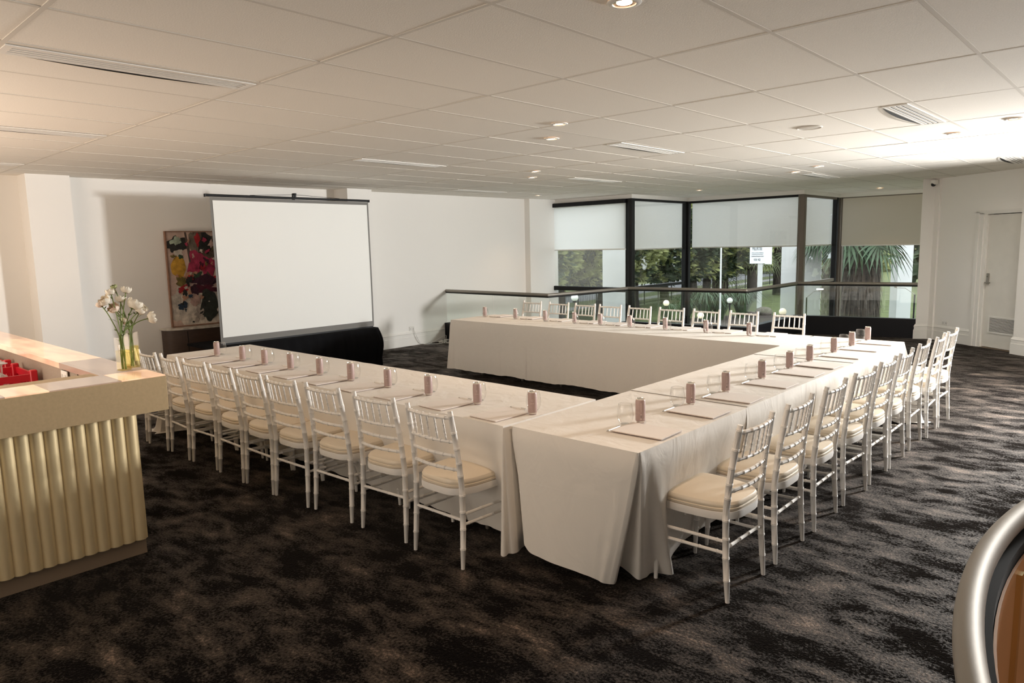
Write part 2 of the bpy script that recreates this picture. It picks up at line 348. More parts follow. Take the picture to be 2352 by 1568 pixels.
# ceiling: slab, exposed grid, single tiles cut to the room outline
ceil = struct(MB().prism([(-8.1, -5.2), (7.7, -5.2), (7.7, 6.5), wr(6.9, -.1), wr(0, -.15), (-1.0, 15.3), (-3.33, 15.3), (-3.33, 13.3), (-5.84, 13.3), (-5.84, 11.1), (-8.1, 11.1)], H + .035, H + .1).build('ceiling', M_ceil))
def clip(poly, ax, lim, sign):
    out = []
    for i in range(len(poly)):
        a, b = poly[i], poly[(i + 1) % len(poly)]
        da, db = sign * (a[ax] - lim), sign * (b[ax] - lim)
        if da <= 0: out.append(a)
        if da * db < 0:
            k = da / (da - db); out.append((a[0] + (b[0] - a[0]) * k, a[1] + (b[1] - a[1]) * k))
    return out
def cut(x0, x1, y0, y1):
    p = ROOM
    for ax, lim, sg in ((0, x0, -1), (0, x1, 1), (1, y0, -1), (1, y1, 1)):
        if p: p = clip(p, ax, lim, sg)
    if len(p) < 3: return None
    q = [p[0]]
    for a in p[1:]:
        if hypot(a[0] - q[-1][0], a[1] - q[-1][1]) > 1e-4: q.append(a)
    ar = sum(q[i][0] * q[(i + 1) % len(q)][1] - q[(i + 1) % len(q)][0] * q[i][1] for i in range(len(q))) / 2
    return q if abs(ar) > .004 else None
g = .0105
full = MB().box(-.3 + g, .3 - g, -.6 + g, .6 - g, 0, .02).mesh('ceiling_tile', M_tile)
inroom = lambda x, y: any(True for _ in [0]) and sum(((ROOM[i][1] > y) != (ROOM[(i + 1) % len(ROOM)][1] > y)) and (x < (ROOM[(i + 1) % len(ROOM)][0] - ROOM[i][0]) * (y - ROOM[i][1]) / (ROOM[(i + 1) % len(ROOM)][1] - ROOM[i][1]) + ROOM[i][0]) for i in range(len(ROOM))) % 2 == 1
def seen(x, y):                                                          # roughly what the photograph shows of the ceiling
    d = Vector((x - 2.006, y + .89, 0)); f = d.dot(Vector((-.68, .733, 0))); r = d.dot(Vector((.733, .68, 0)))
    return f > .7 and abs(r) < f * .78 + 1.1
rest = MB()
for i in range(-14, 13):
    for j in range(-5, 13):
        x0, y0 = i * .6, j * 1.2
        dz = random.uniform(0, .0014)
        if all(inroom(x0 + a, y0 + b) for a in (.02, .3, .58) for b in (.02, .6, 1.18)):
            if seen(x0 + .3, y0 + .6):
                o = put('ceiling_tile', full, ceil, (x0 + .3, y0 + .6, H + .002 + dz)); o.rotation_euler = (random.uniform(-.0012, .0012), random.uniform(-.0025, .0025), 0)
            else: rest.box(x0 + g, x0 + .6 - g, y0 + g, y0 + 1.2 - g, H + .002, H + .02)
        else:
            q = cut(x0 + g, x0 + .6 - g, y0 + g, y0 + 1.2 - g)
            if q:
                if seen(x0 + .3, y0 + .6): MB().prism(q, H + .002 + dz, H + .02).build('ceiling_tile', M_tile, ceil)
                else: rest.prism(q, H + .002, H + .02)
o = rest.build('tiles_beyond', M_tile, ceil); o['kind'] = 'stuff'
for i in range(-13, 13):                                                 # grid rails along y and along x
    q = cut(i * .6 - g, i * .6 + g, -5, 15.3)
    if q: MB().prism(q, H + .0010, H + .03).build('grid_rail', M_grid, ceil)
for j in range(-4, 13):
    q = cut(-8, 7.6, j * 1.2 - g, j * 1.2 + g)
    if q: MB().prism(q, H + .0008, H + .03).build('grid_rail', M_grid, ceil)
# bulkhead band over the stepped glazing
WIN = [(-7.78, 10.95), (-5.74, 10.95), (-5.74, 13.15), (-3.27, 13.15), (-3.27, 15.2), (-1.08, 15.2)]
mb = MB().prism([(-7.78, 10.93), (-5.72, 10.93), (-5.72, 13.13), (-3.25, 13.13), (-3.25, 15.18), (-1.08, 15.18), (-1.08, 15.3), (-3.36, 15.3), (-3.36, 13.3), (-5.86, 13.3), (-5.86, 11.1), (-7.78, 11.1)], 2.575, H + .06)
struct(mb.build('trim_bulkhead', M_wall))

# ------------------------------------------------------------------ stepped glazing
def window(k, a, b, fr_mat, transom, posts):
    e = bpy.data.objects.new('window_%d' % k, None); COL.objects.link(e); e['kind'] = 'structure'
    e.location = (*a, 0); e.rotation_euler = (0, 0, atan2(b[1] - a[1], b[0] - a[0])); Ln = hypot(b[0] - a[0], b[1] - a[1])
    MB().box(0, Ln, .03, .042, -3.65, 2.56).build('pane', M_pane, e)
    MB().box(0, Ln, 0, .07, 2.53, 2.575).build('head_frame', fr_mat, e)
    for x, w, m in posts: MB().cbox(x, x + w, -.01, .09, -3.7, 2.575, .008).build('mullion', m, e)
    if transom: MB().box(0, Ln, .005, .065, transom - .03, transom + .03).build('transom', fr_mat, e)
    MB().box(0, Ln, 0, .07, -3.7, -3.62).build('sill_frame', fr_mat, e)
    return e, Ln
w1, L1 = window(1, WIN[0], WIN[1], M_blackframe, None, [(1.90, .075, M_blackframe)])
w2, L2 = window(2, WIN[1], WIN[2], M_blackframe, .83, [(-.02, .06, M_blackframe), (2.1, .08, M_blackframe)])
w3, L3 = window(3, WIN[2], WIN[3], M_blackframe, None, [(-.03, .06, M_blackframe), (2.37, .06, M_grey)])
w4, L4 = window(4, WIN[3], WIN[4], M_grey, .84, [(-.02, .06, M_grey), (1.88, .09, M_blackframe)])
w5, L5 = window(5, WIN[4], WIN[5], M_grey, None, [(-.02, .1, M_grey)])
def cornerpost(x, y, m): struct(MB().cbox(x - .05, x + .05, y - .05, y + .05, -3.7, 2.57, .01).build('trim_corner_post', m))
cornerpost(-5.74, 10.95, M_blackframe); cornerpost(-5.74, 13.15, M_blackframe); cornerpost(-3.27, 13.15, M_grey); cornerpost(-3.27, 15.2, M_grey)

def blind(name, label, a, b, off, z0, fabric, box=None, sheer=None):
    r = thing(name, label, 'blind', (*a, 0), atan2(b[1] - a[1], b[0] - a[0])); Ln = hypot(b[0] - a[0], b[1] - a[1])
    MB().grid(lambda u, v: (Ln * u, off + .003 * sin(9 * u + 3 * v) * v, 2.55 - (2.55 - z0) * v), 24, 10).build('fabric', fabric, r, True)
    MB().cbox(0, Ln, off - .012, off + .012, z0 - .012, z0 + .012, .004).build('bottom_bar', M_plastic if not sheer else M_trim, r)
    if box: MB().cbox(-.02, Ln, off - .05, off + .05, 2.49, 2.57, .01).build('roller_cover', M_black, r)
    if sheer:
        MB().grid(lambda u, v: (Ln * u, off, z0 - (z0 - sheer) * v), 8, 4).build('clear_panel', M_sheer, r)
        MB().cbox(-.04, Ln - .02, off - .035, off + .035, sheer - .045, sheer + .045, .01).build('weighted_bar', M_black, r)
    return r
blind('roller_blind', 'white roller blind with a clear lower panel and black bottom bar', (-7.63, 10.90), (-5.84, 10.90), -.0, 1.60, M_blind, True, .80)
blind('roller_blind', 'grey-white blind in the narrow black-framed pane beside the clear-panel blind', (-5.82, 11.02), (-5.82, 13.1), 0, 1.585, M_film)
blind('roller_blind', 'wide crinkled white blind above the view of the sign pylon', (-5.68, 13.24), (-3.32, 13.24), 0, 1.585, M_film)
blind('roller_blind', 'crinkled grey blind in the bronze-framed pane above the palm fronds', (-3.36, 13.25), (-3.36, 15.1), 0, 1.585, M_film)
blind('roller_blind', 'plain shaded beige blind beside the white corner column', (-3.18, 15.12), (-1.1, 15.12), 0, 1.56, M_blind5)

# ------------------------------------------------------------------ balustrade round the void
mb = MB()
def offs(P, d):
    out = []
    for i in range(len(P)):
        ns = []
        if i > 0: e = Vector(P[i]) - Vector(P[i - 1]); ns.append(Vector((-e.y, e.x)).normalized())
        if i < len(P) - 1: e = Vector(P[i + 1]) - Vector(P[i]); ns.append(Vector((-e.y, e.x)).normalized())
        v = sum(ns, Vector((0, 0))).normalized(); out.append(tuple(Vector(P[i]) + v * d / max(v.dot(ns[0]), .3)))
    return out
A_ = offs(RAIL, -.06); B_ = offs(RAIL, .06)
struct(MB().prism(A_ + B_[::-1], -.45, .33).build('trim_void_curb', M_black))
bal = thing('glass_balustrade', 'stepped glass balustrade with a steel handrail on a black curb', 'railing')
for i in range(5):
    a, b = Vector(RAIL[i]), Vector(RAIL[i + 1]); d = (b - a); n = 2 if d.length > 2.1 else 1
    for k in range(n):
        p = a + d * (k / n) + d.normalized() * .012; q = a + d * ((k + 1) / n) - d.normalized() * .012; nn = Vector((-d.y, d.x)).normalized() * .006
        MB().prism([tuple(p - nn), tuple(q - nn), tuple(q + nn), tuple(p + nn)], .325, .885).build('glass_panel', M_railglass, bal)
def railtube(name, r, z, m, flat=1.0):
    P = []
    for i, p in enumerate(RAIL):
        P.append(Vector((*p, z)))
    mb = MB()
    for i in range(len(P) - 1): mb.tube([P[i], P[i + 1]], r, 14)
    for p in P[1:-1]: mb.ball(tuple(p), r, seg=14, rings=8)
    mb.build(name, m, bal, True)
railtube('handrail', .027, .92, M_steel)
railtube('rail_channel', .012, .888, M_blackframe)

# curved stair balustrade by the camera
sb = thing('stair_balustrade', 'curved stair balustrade with thick steel handrail and copper inner face', 'railing', (STC[0], STC[1], 0))
def arc(r, z, a0, a1, n): return [(r * cos(a0 + (a1 - a0) * k / n), r * sin(a0 + (a1 - a0) * k / n), z) for k in range(n + 1)]
MB().tube(arc(STR + .008, .95, radians(75), radians(285), 150), .027, 16).build('handrail', M_steel, sb, True)
def wallarc(r0, r1, z0, z1, a0=radians(75), a1=radians(285), n=120):
    mb = MB(); A = arc(r0, z0, a0, a1, n); B = arc(r1, z0, a0, a1, n); k = n + 1
    vs = A + B + [(x, y, z1) for x, y, _ in A] + [(x, y, z1) for x, y, _ in B]; f = []
    for i in range(n): f += [(i, i + 1, 2 * k + i + 1, 2 * k + i), (k + i + 1, k + i, 3 * k + i, 3 * k + i + 1), (2 * k + i, 2 * k + i + 1, 3 * k + i + 1, 3 * k + i), (i + 1, i, k + i, k + i + 1)]
    f += [(0, 2 * k, 3 * k, k), (n, k + n, 3 * k + n, 2 * k + n)]
    return mb.add(vs, f)
wallarc(STR - .034, STR - .004, -.3, .899).build('outer_skin', M_dark, sb, True)
wallarc(STR - .034, STR + .004, .900, .926).build('rail_channel', M_dark, sb, True)
wallarc(STR - .042, STR - .036, -.3, .897).build('inner_panel', M_brown, sb, True)
for k in range(12):
    a = radians(177.5) + radians(16) * (k - 6)
    if radians(76) < a < radians(284): MB().prism([((STR - q) * cos(a + w), (STR - q) * sin(a + w)) for q, w in ((.040, -.006), (.054, -.006), (.054, .006), (.040, .006))], -.3, .88).build('brass_strip', M_brass, sb)
struct(MB().lathe([(STR - .05, -.02), (STR - .05, -3.7)], 72, (STC[0], STC[1], 0), cap=False).build('wall_stairwell', M_brown, None, True))

# ------------------------------------------------------------------ door in the right-hand wall
dr = bpy.data.objects.new('door_1', None); COL.objects.link(dr); dr['kind'] = 'structure'
dr.location = (*wr(0), 0); dr.rotation_euler = (0, 0, atan2(U[1], U[0]))           # local x along the wall, -y into the room
MB().box(.99, 1.81, .03, .07, .015, 2.02).build('door_leaf', mat('door_paint', (.74, .715, .66), .45, var=.03, vscale=6), dr)
MB().box(.7, 2.2, .12, .2, -.05, 2.3).build('backing_board', M_dark, dr)  # black panel added to block outdoor light through the door gaps
MB().box(.985, 1.9, .0, .12, -.02, .004).build('threshold', M_kick, dr)
mb = MB()
for x0, x1, p in ((.80, .86, -.03), (.86, .93, -.018), (.93, .985, .0)): mb.box(x0, x1, p, .1, 0, 2.03 + (.985 - x0) * .25)
mb.box(.80, 1.9, -.03, .1, 2.052, 2.085).box(.85, 1.9, -.018, .1, 2.03, 2.054)
mb.build('door_frame', M_trim, dr)
lv = MB().box(1.10, 1.66, .018, .03, .235, .255).box(1.10, 1.66, .018, .03, .475, .495).box(1.10, 1.12, .018, .03, .235, .495).box(1.64, 1.66, .018, .03, .235, .495).build('vent_frame', M_trim, dr)
MB().box(1.12, 1.64, .0275, .0295, .25, .48).build('vent_backing', M_dark, dr)
for k in range(13):
    z = .256 + k * .0173; MB().add([(1.12, .016, z), (1.64, .016, z), (1.64, .027, z + .006), (1.12, .027, z + .006), (1.12, .016, z + .003), (1.64, .016, z + .003), (1.64, .027, z + .009), (1.12, .027, z + .009)],
        [(0, 1, 2, 3), (7, 6, 5, 4), (0, 4, 5, 1), (2, 6, 7, 3), (1, 5, 6, 2), (0, 3, 7, 4)]).build('vent_slat', M_trim, dr)
hd = MB().cbox(1.015, 1.06, .012, .03, .97, 1.14, .004).build('handle_plate', M_steel, dr)
MB().tube([(1.037, .02, 1.0), (1.037, -.03, 1.0), (1.05, -.04, 1.0), (1.14, -.04, 1.0)], .009, 8).build('lever_handle', M_steel, dr, True)
MB().lathe([(.0, .0), (.012, 0), (.012, .006), (0, .006)], 10).xf(Matrix.Translation((1.037, .012, 1.09)) @ Matrix.Rotation(radians(90), 4, 'X')).build('key_cylinder', M_grey, dr)

def outlet(label, loc, rz, holes=True):
    o = thing('power_outlet', label, 'outlet', loc, rz)
    MB().cbox(-.058, .058, -.01, 0, -.036, .036, .004).build('face_plate', M_plastic, o)
    for x in (-.03, .03): MB().box(x - .012, x + .012, -.0125, -.01, -.014, .012).build('socket', mat('socket_grey', (.6, .58, .55), .5), o)
    return o
outlet('white double power outlet low on the wall between corner column and door', (*wr(.28, .001), .30), atan2(U[1], U[0]))
outlet('white power outlet on the bright wall with a white cord plugged in', (-7.779, 7.05, .30), pi / 2)

# security camera
sc = thing('security_camera', 'small black dome security camera in a white housing on the column', 'camera', (*wr(-.02, .03), 2.575), atan2(U[1], U[0]))
MB().lathe([(.055, .05), (.06, .02), (.05, -.02), (.03, -.025)], 16).xf(Matrix.Translation((0, -.055, 0))).build('housing', M_plastic, sc, True)
MB().ball((-.0, -.075, -.015), .038, seg=14, rings=8).build('dome', M_black, sc, True)

# ------------------------------------------------------------------ ceiling fittings
DL = [(.37, 1.56, 1), (-1.56, 3.55, 1), (-2.09, 4.10, .5), (-4.01, 6.10, .5), (-4.57, 6.68, .5), (-6.84, 9.46, .6), (-1.44, 8.75, .6), (-1.94, 9.26, .6), (-4.44, 11.2, .6), (-2.17, 14.05, .8), (.47, 6.80, .8), (.99, 6.24, .6)]
DLL = ['brightest and largest ceiling downlight, over the corner of the side table', 'recessed downlight over the table opening, brighter of its pair', 'recessed downlight over the table opening, dimmer of its pair', 'recessed downlight before the slot vent over the back table, first of two',
       'recessed downlight before the slot vent over the back table, second of two', 'recessed downlight close to the white pilaster by the glazing', 'recessed downlight before the bronze-framed pane, beside the slot vent', 'recessed downlight before the bronze-framed pane, further from the slot vent',
       'recessed downlight just inside the wide crinkled blind', 'recessed downlight in front of the plain beige blind', 'recessed downlight past the slot vent above the row of chairs', 'recessed downlight above the open carpet, last toward the door wall']
ring = MB().lathe([(.068, .0), (.068, -.004), (.058, -.009), (.047, -.008), (.044, -.001)], 20, cap=False).mesh('trim_ring', M_plastic, True)
refl = MB().lathe([(.046, -.004), (.03, -.0015)], 20, cap=False).mesh('reflector', mat('reflector', (.75, .58, .44), .15, metal=1), True)
for (x, y, w), lb in zip(DL, DLL):
    o = thing('downlight', lb, 'light', (x, y, H), 0, 'recessed ceiling downlights')
    put('trim_ring', ring, o); put('reflector', refl, o)
    MB().lathe([(.031, -.0015), (.03, -.004), (.0, -.0045)], 16, cap=False).build('lamp', M_warmlamp if w > .45 else M_dim, o)
    l = bpy.data.lights.new('downlight_beam', 'SPOT'); l.energy = 30 * w; l.color = (1, .70, .46); l.spot_size = radians(105); l.spot_blend = .9; l.shadow_soft_size = .04
    lo = bpy.data.objects.new('downlight_beam', l); COL.objects.link(lo); lo.parent = o; lo.location = (0, 0, -.03)
sp = thing('ceiling_speaker', 'flat round white ceiling speaker grille between vent and downlights', 'speaker', (-.31, 5.35, H))
MB().lathe([(.105, 0), (.105, -.004), (.095, -.008), (.09, -.004)], 24, cap=False).build('rim', M_grid, sp, True)
MB().lathe([(.092, -.004), (.05, -.006), (0, -.0065)], 24, cap=False).build('grille', mat('speaker_mesh', (.62, .58, .52), .6), sp, True)
VT = [(-1.92, 0, 'large slot vent above the bar end of the front table'), (-4.32, 0, 'slot vent over the bar in the peach glow, behind the large one'), (-6.72, 0, 'slot vent close to the peach-lit wall'), (-4.32, 3.6, 'slot vent in front of the screen'),
      (-1.92, 4.8, 'slot vent over the table opening'), (.48, 4.8, 'slot vent above the row of chairs beside the speaker'), (.48, 9.6, 'slot vent in the bright patch of ceiling by the door wall'),
      (-4.32, 7.2, 'slot vent above the back table near the glazing'), (-1.92, 9.6, 'slot vent beside the pair of lamps before the bronze-framed pane'), (-6.72, 7.2, 'slot vent close to the wall past the screen')]
for x, y, lb in VT:
    o = thing('slot_vent', 'white ' + lb, 'vent', (x, y + .6, H), 0, 'ceiling slot vents')
    cres = [(-.083 - .050 * (1 - (k / 12 - 1) ** 2), -.575 + 1.15 * k / 24) for k in range(25)]
    MB().prism([(.07, -.565), (.07, .565)] + [(x_, y_) for x_, y_ in cres[::-1]], -.0008, .0002).build('backing', M_dark, o)
    MB().box(-.083, -.070, -.588, .588, -.0045, .001).box(.070, .085, -.588, .588, -.0045, .001).box(-.070, .070, -.588, -.555, -.0043, .001).box(-.070, .070, .555, .588, -.0043, .001).build('frame', M_vent, o)
    for k in range(4): MB().box(-.066 + k * .0355, -.066 + k * .0355 + .0235, -.556, .556, -.0035, -.001).build('slat', M_vent, o)
    def f(u, v):
        yy = -.588 + 1.176 * u; b = 1 - (2 * u - 1) ** 2
        return (-.083 - (.050 * b) * .86 - (.006 + .024 * b ** .5) * v, yy, -.0012 - .010 * b * (1 - .5 * v))
    MB().grid(f, 28, 2).build('bowed_blade', M_vent, o, True)

# ------------------------------------------------------------------ bar
bar = thing('bar_counter', 'fluted champagne-gold bar with a glowing peach onyx ledge', 'bar', (0, 0, 0))
X0, Y0 = -2.19, .53                                                     # fluted corner; bar runs toward -x and -y from it
BY = -2.6; BX = -6.4; TH = .035
def flutes(axis, a0, a1, c, name):
    """half-round reeds side by side from a0 down to a1 on the face at coordinate c"""
    p = .0645; n = int((a0 - a1) / p)
    for k in range(n):
        a = a0 - p * k; pts = []
        for q in range(9):
            u = q / 8; d = .020 * sin(pi * u) ** .7
            pts.append((c + d - .02, a - p * u) if axis == 'y' else (a - p * u, c + d - .02))
        pts += [(pts[-1][0] - .02, pts[-1][1]), (pts[0][0] - .02, pts[0][1])] if axis == 'y' else [(pts[-1][0], pts[-1][1] - .02), (pts[0][0], pts[0][1] - .02)]
        MB().prism(pts, .10, .86).build(name, M_flute, bar, True)
flutes('y', Y0 - .005, BY, X0, 'flute')
MB().box(X0 - .05, X0 - .018, BY, Y0 - .002, .10, .85).box(BX, X0 - .018, Y0 - .05, Y0 - .018, .10, .85).build('carcass', M_flute, bar)
for k in range(64):
    a = X0 - .03 - .0645 * k
    MB().prism([(a - .0645 * q / 6, Y0 - .02 + .02 * sin(pi * q / 6) ** .7) for q in range(7)] + [(a - .0645, Y0 - .04), (a, Y0 - .04)], .10, .86).build('flute', M_flute, bar)
MB().box(X0 - .3, X0 - .05, BY, Y0 - .002, 0, .10).box(BX, X0 - .31, Y0 - .3, Y0 - .05, 0, .10).build('kickboard', M_kick, bar)
MB().cbox(X0 - .30, X0 + .14, BY, Y0 + .117, .855, 1.046, .002).build('fascia', M_gold, bar)
bb = MB().cbox(BX, X0 - .31, Y0 - .105, Y0 + .117, .855, 1.018, .002).build('fascia_return', M_gold, bar)
# onyx slabs on top, each a pane
xs = X0 + .14; yo = Y0 + .117
segs = [(-.107 - .7 * 3, -.107 - .7 * 2, 1), (-.107 - 1.4, -.107 - .7, 0), (-.107 - .7, -.10, 2), (-.10, .085, 0), (.085, .42, 2)]
for y0, y1, k in segs: MB().box(xs - .285, xs - .003, y0, y1 - .001, 1.046, 1.052).build('onyx_slab', M_onyx[k], bar)
MB().prism([(xs - .285, .4215), (xs - .003, .4215), (xs - .003, yo - .003), (xs - .285, yo - .003)], 1.046, 1.052).build('onyx_slab', M_onyx[0], bar)
xx = xs - .286
for k, (ln, q) in enumerate([(.75, 2), (1.0, 0), (.8, 0), (1.0, 1), (.7, 0)]):
    MB().box(xx - ln + .001, xx, .4215, yo - .003, 1.046, 1.052).build('onyx_slab', M_onyx[q], bar)
    MB().box(xx - ln + .001, xx, .400, .4205, 1.016, 1.052).build('onyx_edge', M_onyxedge if k != 0 else M_onyx[2], bar); xx -= ln
MB().box(BX, xs - .3, .421, .430, .60, 1.016).build('back_board', M_stone, bar)
MB().box(xs - .62, xs - .3, .414, .421, .60, 1.016).build('red_board', mat('red_brown_board', (.22, .09, .065), .7, var=.12, vscale=160), bar)
MB().box(xs - .73, xs - .727, .411, .4215, .60, 1.016).build('board_joint', M_dark, bar)
MB().box(BX, xs - .3, -.35, .414, .70, .735).build('worktop', mat('bench_steel', (.35, .33, .30), .3, metal=.9), bar)
MB().box(BX, xs - .3, -.34, -.3, 0, .70).build('bench_front', M_kick, bar)
outlet('white outlet box on the tan board inside the bar', (-3.02, .413, .972), 0)

# red glass racks on the bench inside the bar
def rack(label, x, y, z):
    r = thing('glass_rack', label, 'rack', (x, y, z), 0)
    for x0, x1, y0, y1 in ((-.25, .25, -.25, -.235), (-.25, .25, .235, .25), (-.25, -.235, -.235, .235), (.235, .25, -.235, .235)):
        mb = MB()
        mb.box(x0, x1, y0, y1, .155, .20).box(x0, x1, y0, y1, .0, .03)
        n = 5
        for k in range(n + 1):
            if x1 - x0 > .1: xa = x0 + (x1 - x0 - .03) * k / n; mb.box(xa, xa + .03, y0, y1, .03, .155)
            else: ya = y0 + (y1 - y0 - .03) * k / n; mb.box(x0, x1, ya, ya + .03, .03, .155)
        mb.build('side_frame', M_redcrate, r)
    for sx in (-1, 1):
        for sy in (-1, 1): MB().cbox(sx * .235 - .022, sx * .235 + .022, sy * .235 - .022, sy * .235 + .022, .0, .225, .006).build('corner_post', M_redcrate, r)
    mb = MB()
    for k in range(-2, 3): mb.box(-.235, .235, k * .078 - .004, k * .078 + .004, .0, .10).box(k * .078 - .004, k * .078 + .004, -.235, .235, .0, .10)
    mb.build('divider', M_redcrate, r); return r
M_foot = glass('foot_glass', (.95, .93, .92), .2, .7, haze=.22)
wine = MB().lathe([(.032, .0), (.040, .05), (.030, .085), (.006, .10), (.005, .15), (.008, .162), (.036, .168), (.037, .171)], 16, cap=False).mesh('bowl', M_foot, True)
foot = MB().lathe([(.010, .1655), (.036, .1705), (.036, .1725), (.0, .1725)], 16, cap=False).mesh('foot', M_foot, True)
rk = [('red glass rack beside the tan board, with upturned stemware', -3.82, .135, .735), ('red glass rack deeper along the bench, corner post standing higher', -4.55, .145, .735)]
for lb, x, y, z in rk: rack(lb, x, y, z)
n = 0
for (cx, cy, cz, spots) in ((-3.82, .135, .74, [(2, 2), (2, 1), (1, 2), (1, 1), (2, 0), (0, 2)]), (-4.55, .145, .74, [(2, 2), (2, 1), (1, 2), (1, 1), (2, 0)])):
    for i, j in spots:
        w = thing('wine_glass', 'upturned stemmed wine glass, ' + ORD[n] + ' counted along the red racks from the bar corner', 'glass', (cx + (i - .0) * .078 - .0 + .0, cy + (j - 1) * .078 + .0, cz + .105), 0, 'stemware in the red racks')
        put('bowl', wine, w); put('foot', foot, w); n += 1

# vases and flowers on the bar corner
def vase(label, x, y, h, w, lvl):
    v = thing('flower_vase', label, 'vase', (x, y, 1.0525), radians(8))
    mb = MB(); c = .004
    for r0, z0, z1 in ((w, 0, h),):
        P = [(-w, -w), (w, -w), (w, w), (-w, w)]
        vs = [(a, b, 0) for a, b in P] + [(a, b, h) for a, b in P] + [(a * .9, b * .9, h) for a, b in P] + [(a * .9, b * .9, .016) for a, b in P]
        f = [(3, 2, 1, 0)]
        for k in (0, 4, 8):
            for i in range(4): j = (i + 1) % 4; f.append((k + i, k + j, k + 4 + j, k + 4 + i))
        f.append((12, 13, 14, 15)); mb.add(vs, f)
    mb.build('glass_body', glass('vase_glass', (.98, .975, .965), .004, .07), v)
    MB().box(-w * .88, w * .88, -w * .88, w * .88, .0165, lvl).build('water', glass('water', (.95, .91, .66), .0, .03), v); return v
vase('square glass vase holding yellowish water, at the corner of the bar', -2.302, .520, .205, .030, .130)
vase('square glass vase half hidden behind the other vase on the bar', -2.372, .592, .225, .030, .140)
M_stem = mat('stem_green', (.16, .23, .05), .5, var=.2, vscale=30); M_petal = mat('petal_cream', (.84, .78, .66), .6, var=.06, vscale=60); M_leaf = mat('leaf_green', (.10, .17, .04), .5, var=.25, vscale=40)
M_bud = mat('bud_green', (.42, .46, .22), .6, var=.15, vscale=60); M_blush = mat('petal_blush', (.84, .70, .58), .6, var=.06, vscale=60)
random.seed(21)
FL = [((-2.337, .519, 1.535), .016, M_bud, 'small green bud highest in the bunch'), ((-2.340, .50, 1.505), .024, M_petal, 'pale cream bloom just under the top bud'), ((-2.318, .572, 1.512), .026, M_petal, 'open white bloom at the top beside the bud'),
      ((-2.352, .476, 1.458), .032, M_petal, 'large cream bloom hanging toward the wall side'), ((-2.362, .452, 1.44), .022, M_blush, 'blush bud with green sepals, outermost toward the wall'), ((-2.332, .545, 1.462), .026, M_petal, 'white bloom in the middle of the bunch'),
      ((-2.340, .515, 1.415), .030, M_blush, 'blush bloom low behind the white ones'), ((-2.310, .603, 1.425), .040, M_petal, 'biggest ruffled white rose-like bloom'), ((-2.303, .625, 1.392), .026, M_petal, 'white bloom tucked under the biggest bloom'),
      ((-2.296, .650, 1.405), .018, M_petal, 'small bloom with green tips at the chair side'), ((-2.287, .676, 1.352), .032, M_petal, 'single drooping white bloom outermost over the chairs'), ((-2.330, .546, 1.34), .018, M_blush, 'small blush bud low among the stems')]
for k, (p, r, m, lb) in enumerate(FL):
    base = Vector((-2.302 + random.uniform(-.015, .015), .520 + random.uniform(-.015, .015), 1.075)) if k % 3 else Vector((-2.372 + random.uniform(-.014, .014), .592 + random.uniform(-.014, .014), 1.075))
    top = Vector(p); rim = Vector((-2.302 + random.uniform(-.012, .014), .520 + random.uniform(-.014, .014), 1.262)) if k % 3 else Vector((-2.372 + random.uniform(-.012, .014), .592 + random.uniform(-.014, .010), 1.285))
    fw = thing('cut_flower', lb + ' in the bar vases', 'flower', tuple(base), 0, 'cut flowers in the bar vases')
    q = [base, base.lerp(rim, .5) + Vector((random.uniform(-.006, .006),) * 3), rim, rim.lerp(top, .55) + Vector((0, 0, .02)), top]
    pts = []
    for i in range(4):
        for s_ in range(4):
            tt = s_ / 4; a = q[max(i - 1, 0)]; b = q[i]; c = q[i + 1]; d = q[min(i + 2, 4)]
            pts.append(.5 * ((2 * b) + (c - a) * tt + (2 * a - 5 * b + 4 * c - d) * tt ** 2 + (3 * b - a - 3 * c + d) * tt ** 3) - base)
    pts.append(top - base)
    MB().tube(pts, .0028, 6).build('stem', M_stem, fw, True)
    mb = MB(); dirv = (pts[-1] - pts[-3]).normalized(); M0 = Matrix.Translation(top - base) @ dirv.to_track_quat('Z', 'Y').to_matrix().to_4x4()
    for ringi, (n_, sp, ln) in enumerate(((7, 1.15, 1.0), (6, .8, .95), (5, .5, .85), (4, .25, .7))):
        for j in range(n_):
            a = 2 * pi * (j + ringi * .37) / n_; st = len(mb.v)
            def pf(u, v, a=a, ringi=ringi):
                el = radians(-62) + radians((95, 108, 118, 128)[ringi]) * v; wd = (u - .5) * (1.35, 1.35, 1.5, 1.7)[ringi] * sin(pi * min(.93, .22 + .72 * v))
                rr = r * (1.0, .84, .64, .42)[ringi] * (1 + .20 * v * v * (ringi == 0) + .07 * sin(11 * u + 3 * a) * v)
                return (rr * cos(el) * cos(a + wd), rr * cos(el) * sin(a + wd), r * .35 + rr * sin(el) * .82)
            mb.grid(pf, 4, 4); mb.xf(M0, st)
    mb.build('bloom', m, fw, True)
    mb = MB()
    for j in range(5):
        tt = pts[7 + random.randrange(0, 8)]; a = random.uniform(0, 2 * pi); ln = random.uniform(.018, .04); dv = Vector((cos(a), sin(a), random.uniform(.3, 1))) * ln; sd = dv.cross(Vector((0, 0, 1))).normalized() * ln * .2
        mb.add([tt, tt + dv * .5 + sd, tt + dv, tt + dv * .5 - sd], [(0, 1, 2, 3)])
    for j in range(5):
        a = 2 * pi * j / 5; st = len(mb.v); mb.add([(0, 0, -r * .25), (r * .5 * cos(a - .5), r * .5 * sin(a - .5), 0), (r * .95 * cos(a), r * .95 * sin(a), r * .25), (r * .5 * cos(a + .5), r * .5 * sin(a + .5), 0)], [(0, 1, 2, 3)]); mb.xf(M0, st)
    mb.build('leaf', M_leaf, fw)

